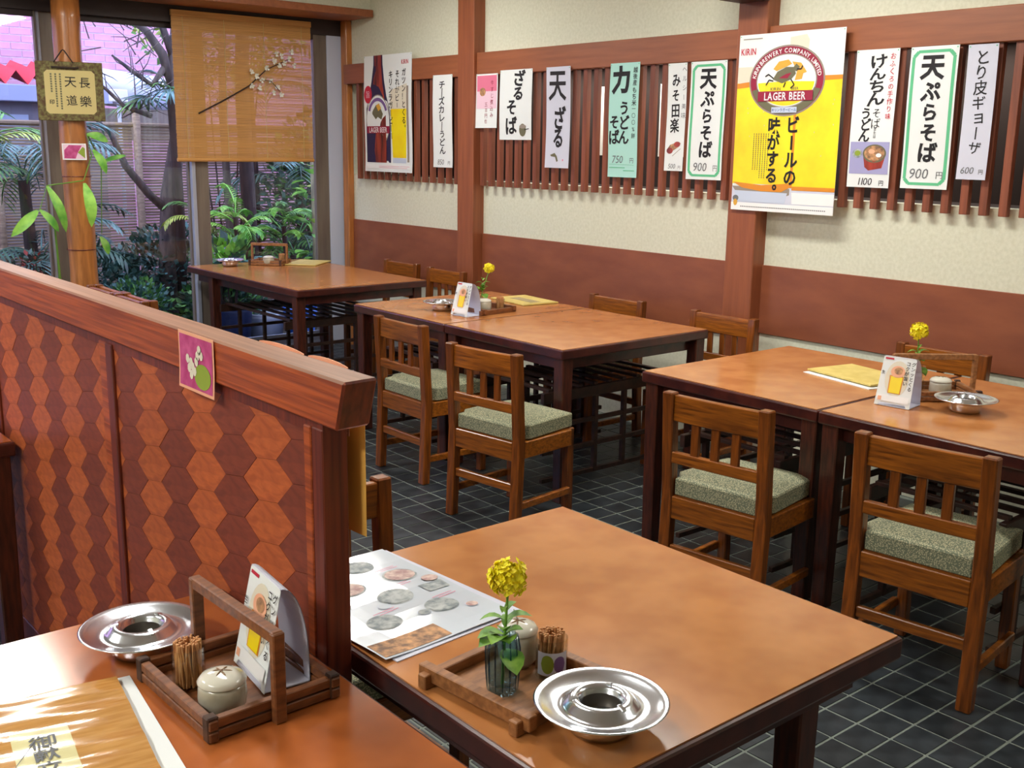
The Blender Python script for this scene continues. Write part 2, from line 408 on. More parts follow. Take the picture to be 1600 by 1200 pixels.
# floor: base, single tiles where they show largest, the rest joined
floor = struct(MB().box(XL, XW+0.1, YB, YW+0.05, -0.06, -0.0022).build('floor', MT['grout']))
TX, TY, GX, GY = 0.12, 0.1035, 2.495, 1.27
tile_me = MB().box(-TX/2+0.0045, TX/2-0.0045, -TY/2+0.0045, TY/2-0.0045, -0.0022, 0.0).build('tile_source', MT['tilefloor'])
tdata = tile_me.data; bpy.data.objects.remove(tile_me)
def tile_zone(x, y):
    if 1.75 < x < 3.05 and 0.6 < y < 1.75: return 1
    if 1.95 < x < 3.0 and 2.0 < y < 3.0: return 1
    if 2.2 < x < 2.75 and 3.0 <= y < 4.2: return 1
    return 0
rest = MB(); ntile = 0
for i in range(-44, 18):
    for j in range(-34, 61):
        x = GX+(i+0.5)*TX; y = GY+(j+0.5)*TY
        if x > XW or y > YW or x < XL or y < YB: continue
        if tile_zone(x, y) and ntile < 298:
            t = bpy.data.objects.new('tile', tdata); COL.objects.link(t); t.parent = floor; t.location = (x, y, random.uniform(-0.0008, 0.0008)); ntile += 1
        else:
            hz = random.uniform(-0.0008, 0.0004)
            rest.add([(x+a*(TX/2-0.0045), y+b*(TY/2-0.0045), c+(hz if c == 0 else 0)) for c in (-0.0022, 0) for b in (-1, 1) for a in (-1, 1)],
                     [(4, 5, 7, 6), (0, 1, 5, 4), (2, 6, 7, 3), (0, 4, 6, 2), (1, 3, 7, 5)])
tag(rest.build('tiles', MT['tilefloor'], floor), kind='stuff')
struct(MB().box(XL, XW+0.1, YB, YW+0.1, CEIL, CEIL+0.1).build('ceiling', MT['ceil']))
struct(MB().box(XL-0.1, XL, YB, YW, 0, CEIL).build('wall_left', MT['plaster']))
struct(MB().box(XL, XW+0.1, YB-0.1, YB, 0, CEIL).build('wall_back', MT['plaster']))
# long wall with its latticed opening (z 1.31..1.99)
ZO0, ZO1 = 1.325, 2.0
wr = MB()
wr.box(XW, XW+0.1, YB, YW+0.1, 0, ZO0); wr.box(XW, XW+0.1, YB, YW+0.1, ZO1, CEIL)
wr.box(XW, XW+0.1, YB, -0.4, ZO0, ZO1); wr.box(XW, XW+0.1, YW-0.12, YW+0.1, ZO0, ZO1); wr.box(XW+0.1, XW+0.64, YW-0.03, YW+0.1, ZO0-0.1, ZO1+0.2)
wall = struct(wr.build('wall_right', MT['plaster']))
# the space behind the lattice
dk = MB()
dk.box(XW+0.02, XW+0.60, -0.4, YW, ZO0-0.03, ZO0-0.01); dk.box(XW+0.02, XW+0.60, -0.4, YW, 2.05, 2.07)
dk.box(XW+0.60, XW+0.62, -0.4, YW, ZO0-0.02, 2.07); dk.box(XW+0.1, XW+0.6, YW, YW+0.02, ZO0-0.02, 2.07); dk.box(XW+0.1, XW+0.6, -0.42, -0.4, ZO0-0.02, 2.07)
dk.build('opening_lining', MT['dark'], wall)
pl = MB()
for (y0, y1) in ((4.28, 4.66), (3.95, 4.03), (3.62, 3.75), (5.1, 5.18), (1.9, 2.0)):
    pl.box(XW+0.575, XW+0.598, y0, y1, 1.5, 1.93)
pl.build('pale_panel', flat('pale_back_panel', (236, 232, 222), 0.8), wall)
ld = bpy.data.lights.new('recess_fill_light', 'AREA'); ld.shape = 'RECTANGLE'; ld.size = 0.1; ld.size_y = 3.5; ld.energy = 30; ld.color = (1, 0.97, 0.9)  # unseen lamp added inside the recess to brighten the pale panels
lo = bpy.data.objects.new('recess_fill_light', ld); COL.objects.link(lo); lo.location = (XW+0.42, 4.1, 2.04)
# trims on the long wall
struct(cbox('trim_1', MT['beam'], None, 4.385, XW, YB, YW-0.12, 1.985, 2.125, 0.003))       # head beam
MT_d = MT['dado']
struct(cbox('trim_2', MT_d, None, 4.438, XW, YB, 3.38, 0.64, 0.985, 0.002))
struct(cbox('trim_3', MT_d, None, 4.438, XW, 3.55, 5.655, 0.60, 0.985, 0.002))
struct(cbox('trim_4', MT_d, None, 4.438, XW, 5.825, YW-0.12, 0.57, 0.985, 0.002))
cbox_p = []
for nm, (y0, y1) in (('trim_5', (3.375, 3.552)), ('trim_6', (5.655, 5.825)), ('trim_7', (0.62, 0.79))):
    struct(cbox(nm, MT['pillar'], None, 4.36, XW+0.04, y0, y1, 0, CEIL, 0.004))
struct(cbox('trim_8', MT['log'], None, 4.40, XW, YW-0.14, YW-0.06, 0, 2.44, 0.004))   # corner post
# lattice slats: one object for each slat, children of the wall
sm = MB().box(-0.016, 0.016, -0.0175, 0.0175, -0.36, 0.36).build('slat_source', MT['slat']); sd = sm.data; bpy.data.objects.remove(sm)
ys = []
y = 2.867-0.022
while y > 0.84: ys.append(y); y -= 0.0852
y = 0.56
while y > -0.3: ys.append(y); y -= 0.0852
ys += [2.867-0.022+0.0852*k for k in range(1, 7) if 2.845+0.0852*k < 3.36]
ys += [5.62-0.0868*k for k in range(24) if 5.62-0.0868*k > 3.59]
ys += [5.90+0.0935*k for k in range(14) if 5.90+0.0935*k < 7.22]
for y in ys:
    o = bpy.data.objects.new('slat', sd); COL.objects.link(o); o.parent = wall; o.location = (4.418, y, 1.655)
    b = o.modifiers.new('bevel', 'BEVEL'); b.width = 0.002; b.segments = 1
# small dark fitting at the head of the nearer pillar
f = thing('wall_fitting', 'small dark wooden box fixed at the head of the pillar beside the large beer poster', 'fixture', (4.36, 3.45, 2.25))
cbox('case', flat('dark_fixture', (46, 26, 26), 0.5), f, -0.20, -0.002, -0.10, 0.10, 0.0, 0.16, 0.004)
cbox('base_plate', flat('dark_fixture_plate', (60, 34, 30), 0.5), f, -0.17, -0.002, -0.085, 0.085, -0.012, 0.0, 0.003)

# ---- window wall
wf = MB()
wf.box(XL, XW, YW-0.40, YW+0.1, 2.49, CEIL)          # bulkhead above the cornice board
wf.box(XL, XL+0.15, YW-0.02, YW+0.1, 0, 2.49)
struct(wf.build('wall_front', MT['plaster']))
struct(cbox('trim_9', MT['beam'], None, XL, 4.43, 6.93, 7.32, 2.44, 2.49, 0.003))     # cornice board
struct(cbox('trim_10', MT['lintel'], None, XL, XW, 7.36, 7.48, 2.335, 2.49, 0.002))    # dark head frame
struct(cbox('trim_11', MT['jamb'], None, 4.30, 4.42, YW-0.03, YW+0.05, 0, 2.34, 0.002))
struct(cbox('trim_12', MT['alu'], None, XL, 4.30, YW-0.05, YW+0.07, -0.02, 0.045, 0.002))
def door_leaf(nm, x0, x1, wl, wr_, yoff, white_left=True):
    d = struct(MB().box(x0, x1, YW+yoff-0.012, YW+yoff+0.012, 0.045, 0.12).build(nm, MT['alu']))
    cbox('stile', MT['frame'], d, x0+0.015, x0+wl, YW+yoff-0.02, YW+yoff+0.02, 0.045, 2.335, 0.002)
    cbox('edge_strip', MT['alu'], d, x0-0.012, x0+0.015, YW+yoff-0.03, YW+yoff+0.02, 0.045, 2.335, 0.002)
    cbox('stile', MT['frame'], d, x1-wr_, x1, YW+yoff-0.02, YW+yoff+0.02, 0.045, 2.335, 0.002)
    cbox('head_rail', MT['lintel'], d, x0, x1, YW+yoff-0.018, YW+yoff+0.018, 2.30, 2.336, 0.002)
    MB().box(x0+wl, x1-wr_, YW+yoff-0.003, YW+yoff+0.003, 0.12, 2.30).build('pane', MT['window'], d)
    return d
door_leaf('door_1', XL+0.15, 1.0, 0.05, 0.05, 0.03)
door_leaf('door_2', 1.0, 2.225, 0.05, 0.012, 0.0)
door_leaf('door_3', 2.237, 3.20, 0.095, 0.01, 0.03)
door_leaf('door_4', 3.212, 4.30, 0.115, 0.11, 0.0)
# ================================================================== FURNITURE BUILDERS
def make_table(label, x0, x1, y0, y1, group=None, topmat='tabletop', inx=0.045, iny0=0.04, iny1=0.04, shelf=True, rotz=0.0, lat=(0.18, 0.18), cat='table'):
    cx, cy = (x0+x1)/2, (y0+y1)/2; w, d = (x1-x0)/2, (y1-y0)/2
    t = thing('dining_table', label, cat, (cx, cy, 0), rotz, group)
    cbox('tabletop', MT['edge'], t, -w, w, -d, d, 0.655, 0.6975, 0.006)
    MB().box(-w+0.008, w-0.008, -d+0.008, d-0.008, 0.694, 0.7).build('laminate_surface', MT[topmat], t)
    cbox('apron', MT['edge'], t, -w+0.07, w-0.07, -d+0.05, -d+0.075, 0.60, 0.656, 0.002)
    cbox('apron', MT['edge'], t, -w+0.07, w-0.07, d-0.075, d-0.05, 0.60, 0.656, 0.002)
    cbox('apron', MT['edge'], t, -w+0.05, -w+0.075, -d+0.07, d-0.07, 0.60, 0.656, 0.002)
    cbox('apron', MT['edge'], t, w-0.075, w-0.05, -d+0.07, d-0.07, 0.60, 0.656, 0.002)
    for sx in (-1, 1):
        for sy in (-1, 1):
            lx = sx*(w-inx); ly = (d-iny1) if sy > 0 else -(d-iny0)
            MB().add([(a*0.026, b*0.026, 0.0) for b in (-1, 1) for a in (-1, 1)]+[(a*0.031, b*0.031, 0.66) for b in (-1, 1) for a in (-1, 1)],
                     [(0, 2, 3, 1), (4, 5, 7, 6), (0, 1, 5, 4), (2, 6, 7, 3), (0, 4, 6, 2), (1, 3, 7, 5)]).build('leg', MT['leg_dark'], t, bevel=0.004, loc=(lx, ly, 0))
    if shelf:
        sx0, sx1 = -w+0.10, w-0.10; sy0, sy1 = -d+lat[0], d-lat[1]
        for ly in (sy0, sy1):
            cbox('shelf_rail', MT['lattice_dark'], t, sx0-0.05, sx1+0.05, ly-0.012, ly+0.012, 0.42, 0.47, 0.002)
        n = 9
        for k in range(n):
            xx = sx0+(sx1-sx0)*k/(n-1)
            cbox('shelf_slat', MT['lattice_dark'], t, xx-0.012, xx+0.012, sy0, sy1, 0.468, 0.482, 0.001)
        for ly in (sy0, sy1):
            for k in range(4):
                xx = sx0+(sx1-sx0)*(k+0.5)/4
                cbox('lattice_upright', MT['lattice_dark'], t, xx-0.011, xx+0.011, ly-0.011, ly+0.011, 0.05, 0.42, 0.001)
            for zz in (0.06, 0.19, 0.31):
                cbox('lattice_rail', MT['lattice_dark'], t, sx0-0.05, sx1+0.05, ly-0.009, ly+0.009, zz-0.01, zz+0.01, 0.001)
    return t

# ---- chair: local origin under the middle of the seat, backrest at -y, sitter faces +y
def make_chair(label):
    t = thing('dining_chair', label, 'chair', (0, 0, 0), 0, None)
    W, D = 0.205, 0.195
    for sx in (-1, 1):
        x = sx*(W-0.021); b = MB()
        # rear post with slight rake
        pts = [(-D-0.006, 0.0), (-D+0.012, 0.38), (-D-0.008, 0.75)]; vs = []
        for (yy, zz) in pts:
            for (a, c) in ((-1, -1), (1, -1), (1, 1), (-1, 1)): vs.append((a*0.021, yy+0.02+c*0.02, zz))
        fs = [(3, 2, 1, 0), (8, 9, 10, 11)]+[(i*4+k, i*4+(k+1) % 4, (i+1)*4+(k+1) % 4, (i+1)*4+k) for i in range(2) for k in range(4)]
        b.add(vs, fs).build('rear_post', MT['chair'], t, bevel=0.004, loc=(x, 0, 0))
        cbox('front_leg', MT['chair'], t, x*0.88-0.018, x*0.88+0.018, D-0.04, D-0.002, 0, 0.385, 0.004)
        cbox('side_rail', MT['chair_h'], t, x-0.012, x+0.012, -D+0.045, D-0.038, 0.315, 0.385, 0.003)
        cbox('side_stretcher', MT['chair_h'], t, x-0.010, x+0.010, -D+0.04, D-0.038, 0.10, 0.13, 0.003)
    # curved top rail
    def curved(name, z0, z1, y, th, bow, mat):
        vs = []; n = 8; X = W-0.038
        for i in range(n+1):
            u = -1+2*i/n; yy = y-bow*(1-u*u)
            for (c, zz) in ((0, z0), (th, z0), (th, z1), (0, z1)): vs.append((u*X, yy+c, zz-(z0+z1)/2))
        fs = [(3, 2, 1, 0), (n*4, n*4+1, n*4+2, n*4+3)]+[(i*4+k, i*4+(k+1) % 4, (i+1)*4+(k+1) % 4, (i+1)*4+k) for i in range(n) for k in range(4)]
        return MB().add(vs, fs).build(name, mat, t, bevel=0.003, loc=(0, 0, (z0+z1)/2))
    curved('top_rail', 0.652, 0.742, -D+0.006, 0.024, 0.004, MT['chair_h'])
    curved('lower_back_rail', 0.505, 0.545, -D+0.006, 0.022, 0.002, MT['chair_h'])
    for sx in (-1, 0, 1):
        cbox('back_slat', MT['chair'], t, sx*0.078-0.015, sx*0.078+0.015, -D+0.008, -D+0.022, 0.543, 0.655, 0.002)
    cbox('rear_seat_rail', MT['chair_h'], t, -W+0.042, W-0.042, -D+0.014, -D+0.038, 0.305, 0.385, 0.003)
    cbox('front_seat_rail', MT['chair_h'], t, -W+0.04, W-0.04, D-0.03, D-0.008, 0.315, 0.385, 0.003)
    cbox('rear_stretcher', MT['chair_h'], t, -W+0.042, W-0.042, -D+0.014, -D+0.034, 0.175, 0.21, 0.003)
    cbox('seat_board', MT['chair_h'], t, -W+0.035, W-0.035, -D+0.03, D-0.01, 0.372, 0.388, 0.002)
    # padded seat
    vs = []; nx = 6; X = W-0.008; 
    cb = MB(); c = []
    cb.box(-W+0.045, W-0.045, -D+0.02, -D+0.06, 0.389, 0.455)
    cu = MB(); n = 10
    for j in range(n+1):
        for i in range(n+1):
            u, v = -1+2*i/n, -1+2*j/n
            xx = u*(W-0.010-0.022*(v+1)/2 if v > -0.7 else W-0.046); yy = -D+0.024+(v+1)/2*(2*D-0.034)
            e = (1-abs(u)**6)*(1-abs(v)**6)
            vs.append((xx, yy, 0.448+0.018*e))
    vb = [(x, y, 0.389) for x, y, z in vs]; N = (n+1)**2
    fs = []
    for j in range(n):
        for i in range(n):
            a = j*(n+1)+i; fs.append((a, a+1, a+n+2, a+n+1)); fs.append((N+a, N+a+n+1, N+a+n+2, N+a+1))
    edge = [i for i in range(n+1)]+[j*(n+1)+n for j in range(1, n+1)]+[n*(n+1)+i for i in range(n-1, -1, -1)]+[j*(n+1) for j in range(n-1, 0, -1)]
    for a, b2 in zip(edge, edge[1:]+edge[:1]): fs.append((a, N+a, N+b2, b2))
    MB().add(vs+vb, fs).build('seat_cushion', MT['cushion'], t, bevel=0.004)
    return t

# ---- stainless ashtray
ash_me = {}
def make_ashtray(label, x, y, z=0.7, group='stainless ashtrays on the tables'):
    t = thing('ashtray', label, 'ashtray', (x, y, z), 0, group)
    k = 1.0
    dish = [(0.0, 0.012), (0.029, 0.014), (0.032, 0.046), (0.040, 0.052), (0.049, 0.048), (0.056, 0.039), (0.062, 0.036), (0.074, 0.037), (0.090, 0.043), (0.099, 0.047), (0.102, 0.046), (0.099, 0.043), (0.088, 0.039), (0.070, 0.033), (0.058, 0.031), (0.0, 0.010)]
    MB().lathe(dish, 48).build('dish', MT['steel'], t, smooth=True)
    MB().lathe([(0.054, 0.031), (0.052, 0.012), (0.048, 0.001), (0.0, 0.001)], 40).build('bowl', MT['steel'], t, smooth=True)
    MB().lathe([(0.0, 0.0135), (0.0270, 0.0155), (0.0295, 0.040)], 32).build('well', MT['chrome_dark'], t, smooth=True)
    for a in (0.5, 2.6, 4.7):
        MB().bar((0.036*math.cos(a), 0.036*math.sin(a), 0.0525), (0.050*math.cos(a), 0.050*math.sin(a), 0.0475), 0.009, 0.004).build('cigarette_rest', MT['steel'], t, bevel=0.0015)
    return t
# ---- lidded condiment jar
def make_jar(label, x, y, z, r=0.032, h=0.048, spoon=True):
    t = thing('condiment_jar', label, 'jar', (x, y, z), random.uniform(0, 3), 'lidded condiment jars')
    MB().lathe([(0, 0), (r*0.72, 0), (r*0.95, h*0.2), (r, h*0.5), (r*0.97, h*0.85), (r*0.93, h), (r*0.85, h), (r*0.85, h*0.9), (0, h*0.9)], 32).build('body', MT['ceramic'], t, smooth=True)
    lid = MB().lathe([(r*0.98, h+0.001), (r*1.0, h+0.004), (r*0.85, h+0.011), (r*0.5, h+0.016), (0, h+0.018)], 32).build('lid', MT['lid'], t, smooth=True)
    def sz(q): return h+0.0185-0.02*(q/r)**2*0.9+0.0008
    br = MB()
    for (x0, y0, x1, y1) in ((-0.018, -0.004, 0.016, 0.006), (-0.012, 0.010, 0.014, -0.012), (-0.004, -0.016, 0.006, 0.012)):
        pts = [(x0+(x1-x0)*k/6, y0+(y1-y0)*k/6) for k in range(7)]
        br.tube([(a, b, h+0.018-0.012*((a*a+b*b)/(r*r))) for a, b in pts], [0.0006]+[0.0014]*5+[0.0006], 5)
    br.build('brush_mark', MT['crackle'], lid)
    if spoon: MB().tube([(0.004, 0.002, h+0.014), (0.006, 0.010, h+0.034)], 0.0012, 6).build('spoon_handle', MT['lid'], t)
    return t
def make_picks(label, x, y, z, r=0.024, h=0.062, sticker=True, clear=True, cork=False):
    t = thing('toothpick_holder', label, 'toothpick holder', (x, y, z), 0, 'toothpick holders')
    MB().lathe([(0, 0), (r, 0), (r, h), (r-0.0015, h), (r-0.0015, 0.002), (0, 0.002)], 32).build('cup', MT['water'], t, smooth=False)
    rnd = random.Random(label); b = MB()
    n = 120
    for i in range(n):
        a = rnd.uniform(0, 2*PI); rr = (r-0.004)*math.sqrt(rnd.random()); a2 = a+rnd.uniform(-0.5, 0.5); r2 = (r-0.003)*math.sqrt(rnd.random())
        b.bar((rr*0.9*math.cos(a), rr*0.9*math.sin(a), 0.003), ((rr*0.4+r2*0.6)*math.cos(a2), (rr*0.4+r2*0.6)*math.sin(a2), h+rnd.uniform(0.006, 0.011)), 0.0025, 0.0025)
    tag(b.build('toothpicks', MT['pick'], t), kind='stuff')
    if sticker:
        vs = []
        for i in range(17):
            a = 3.0+2.1*i/16; vs += [((r+0.0003)*math.cos(a), (r+0.0003)*math.sin(a), 0.008), ((r+0.0003)*math.cos(a), (r+0.0003)*math.sin(a), 0.048)]
        MB().add(vs, [(2*i, 2*i+2, 2*i+3, 2*i+1) for i in range(16)]).build('paper_label', MT['papergrey'], t)
        for a0, a1, m, z0, z1 in ((3.3, 4.15, 'leafprint', 0.012, 0.044), (4.1, 4.9, 'purple', 0.014, 0.042)):
            vs = []; nn = 10
            for i in range(nn+1):
                a = a0+(a1-a0)*i/nn; hh = math.sqrt(max(0, 1-(2*i/nn-1)**2))*(z1-z0)/2; zc = (z0+z1)/2
                vs += [((r+0.0006)*math.cos(a), (r+0.0006)*math.sin(a), zc-hh), ((r+0.0006)*math.cos(a), (r+0.0006)*math.sin(a), zc+hh)]
            MB().add(vs, [(2*i, 2*i+2, 2*i+3, 2*i+1) for i in range(nn)]).build('printed_motif', MT[m], t)
    return t
# ---- rape blossom in a glass
def leaf_mesh(b, base, tip, width, up=(0, 0, 1), curl=0.3, n=5):
    base = Vector(base); tip = Vector(tip); d = tip-base; L = d.length; dn = d.normalized()
    s = dn.cross(Vector(up)); s = s.normalized() if s.length > 1e-4 else Vector((1, 0, 0)); u = s.cross(dn)
    vs = []
    for i in range(n+1):
        t = i/n; w = width*math.sin(PI*min(1, t*0.92+0.05))**0.8*(1 if i < n else 0.05)
        c = base+d*t+u*(curl*L*0.5*math.sin(PI*t))
        vs += [c-s*w/2+u*w*0.12, c-u*w*0.05, c+s*w/2+u*w*0.12]
    fs = []
    for i in range(n):
        for k in (0, 1): fs.append((i*3+k, i*3+k+1, (i+1)*3+k+1, (i+1)*3+k))
    b.add(vs, fs)
def blossom(b, c, r, n, rnd, pet=0.007):
    for i in range(n):
        a = rnd.uniform(0, 2*PI); ph = math.acos(rnd.uniform(-0.75, 1)); d = Vector((math.sin(ph)*math.cos(a), math.sin(ph)*math.sin(a), math.cos(ph)*0.95))
        o = Vector(c)+d*r*rnd.uniform(0.35, 1.0)
        s = d.cross(Vector((0.3, 0.2, 1))).normalized(); u = s.cross(d)
        for k in range(4):
            an = k*PI/2+rnd.uniform(-0.2, 0.2); e = s*math.cos(an)+u*math.sin(an); f2 = s*math.cos(an+PI/2)+u*math.sin(an+PI/2)
            p = pet*rnd.uniform(0.8, 1.2)
            b.add([o, o+e*p*0.6+f2*p*0.45+d*p*0.35, o+e*p*1.1+d*p*0.45, o+e*p*0.6-f2*p*0.45+d*p*0.35], [(0, 1, 2, 3)])
def make_vase(label, x, y, z, r=0.026, h=0.10, fh=0.205, head=0.027, kind='ribbed', lean=(0.008, 0.0)):
    t = thing('flower_vase', label+'', 'vase', (x, y, z), 0, None)
    if kind == 'ribbed':
        MB().lathe([(0, 0.0), (r*0.8, 0), (r*0.95, 0.008), (r*1.0, h*0.4), (r*1.04, h*0.75), (r*0.9, h), (r*0.9-0.004, h), (r*0.95, h*0.72), (r*0.85, 0.016), (0, 0.012)], 84, ribs=14, ribamp=0.05).build('glass_body', MT['vase'], t, smooth=True)
    if kind == 'ribbed':
        for k in range(14):
            a = 2*PI*k/14; q = [(r*0.97, 0.010), (r*1.04, h*0.4), (r*1.08, h*0.75), (r*0.97, h*0.95)]
            MB().tube([(rr*math.cos(a), rr*math.sin(a), zz) for rr, zz in q], [0.0006, 0.0012, 0.0012, 0.0006], 5).build('glass_rib', MT['rib'], t)
    else:
        MB().lathe([(0, 0), (r, 0), (r*1.05, h), (r*1.05-0.002, h), (r-0.002, 0.004), (0, 0.004)], 32).build('glass_body', MT['water'], t)
    fl = thing('rape_flower', 'single yellow rape blossom with leaves standing in '+label.split(' beside')[0].split(' on ')[0].replace('small ', 'the small '), 'flower', (x, y, z+0.012), 0, None)
    rnd = random.Random(label); hx, hy = lean
    MB().tube([(0, 0, 0.0), (hx*0.3, hy*0.3, fh*0.4), (hx, hy, fh-0.01)], [0.0028, 0.0025, 0.002], 8).build('stem', MT['stem'], fl)
    b = MB(); blossom(b, (hx, hy, fh), head, 130, rnd, 0.0095*head/0.027)
    b.build('blossom', MT['petal'], fl)
    g = MB()
    for k in range(12): 
        a = rnd.uniform(0, 6.28); g.tube([(hx, hy, fh-0.03), (hx+head*0.6*math.cos(a), hy+head*0.6*math.sin(a), fh-0.004)], 0.0009, 5)
    g.build('flower_stalk', MT['stem'], fl)
    for (zb, az, el, ln, wd) in ((0.62, 2.4, -0.1, 0.04, 0.016), (0.60, -0.5, 0.1, 0.045, 0.022), (0.55, 0.6, 0.1, 0.035, 0.02), (0.42, 4.2, 0.3, 0.045, 0.034), (0.40, 3.1, 0.1, 0.05, 0.036), (0.45, 5.3, 0.5, 0.035, 0.026), (0.33, 4.5, -0.5, 0.05, 0.04), (0.44, 3.6, 0.2, 0.05, 0.034), (0.5, 3.9, 0.5, 0.035, 0.024), (0.47, 2.8, 0.0, 0.045, 0.03), (0.68, 0.2, 0.3, 0.03, 0.014), (0.72, 3.9, 0.2, 0.034, 0.012)):
        lb = MB(); base = Vector((hx*0.3, hy*0.3, fh*zb)); tip = base+Vector((math.cos(az)*math.cos(el), math.sin(az)*math.cos(el), math.sin(el)))*ln
        leaf_mesh(lb, base, tip, wd, curl=0.35); lb.build('leaf', MT['leaf'], fl, smooth=True)
    return t, fl
# ---- trays
def make_curb_tray(label, x, y, z, rotz, w=0.23, d=0.215, mat='traywood', ov=0.022, bt=0.018, bh=0.024):
    t = thing('wooden_tray', label, 'tray', (x, y, z), rotz, 'wooden condiment trays')
    hw, hd = w/2, d/2
    for s in (-1, 1):
        o = cbox('side_bar', MT[mat], t, s*(hw-ov)-bt/2, s*(hw-ov)+bt/2, -hd, hd, 0.008, 0.008+bh, 0.0015)
        o2 = cbox('cross_bar', MT[mat], t, -hw, hw, s*(hd-ov)-bt/2, s*(hd-ov)+bt/2, 0.0, bh, 0.0015)
    cbox('tray_floor', MT[mat], t, -hw+ov, hw-ov, -hd+ov, hd-ov, 0.001, 0.006, 0.0)
    return t
def make_handled_tray(label, x, y, z, rotz, w=0.21, d=0.26, hh=0.14, mat='traywood_dark', hoff=-0.0):
    t = thing('handled_tray', label, 'tray', (x, y, z), rotz, 'handled wooden condiment trays')
    hw, hd = w/2, d/2
    for s in (-1, 1):
        for k in (0, 1):
            cbox('side_bar', MT[mat], t, s*hw-0.007, s*hw+0.007, -hd, hd, 0.002+k*0.018, 0.017+k*0.018, 0.0015)
            cbox('end_bar', MT[mat], t, -hw-0.006, hw+0.006, s*(hd-0.012)-0.007, s*(hd-0.012)+0.007, 0.002+k*0.018, 0.017+k*0.018, 0.0015)
    for sx in (-1, 1):
        for sy in (-1, 1):
            cbox('corner_post', MT['burnt'], t, sx*hw-0.009, sx*hw+0.009, sy*(hd-0.012)-0.009, sy*(hd-0.012)+0.009, 0, 0.040, 0.002)
    cbox('tray_floor', MT[mat], t, -hw, hw, -hd+0.01, hd-0.01, 0.001, 0.006, 0)
    for s in (-1, 1):
        cbox('handle_post', MT[mat], t, hoff-0.010, hoff+0.010, s*(hd+0.004)-0.007, s*(hd+0.004)+0.007, 0.0, hh, 0.002)
    cbox('handle_bar', MT[mat], t, hoff-0.009, hoff+0.009, -hd-0.008, hd+0.008, hh-0.018, hh+0.002, 0.002)
    return t
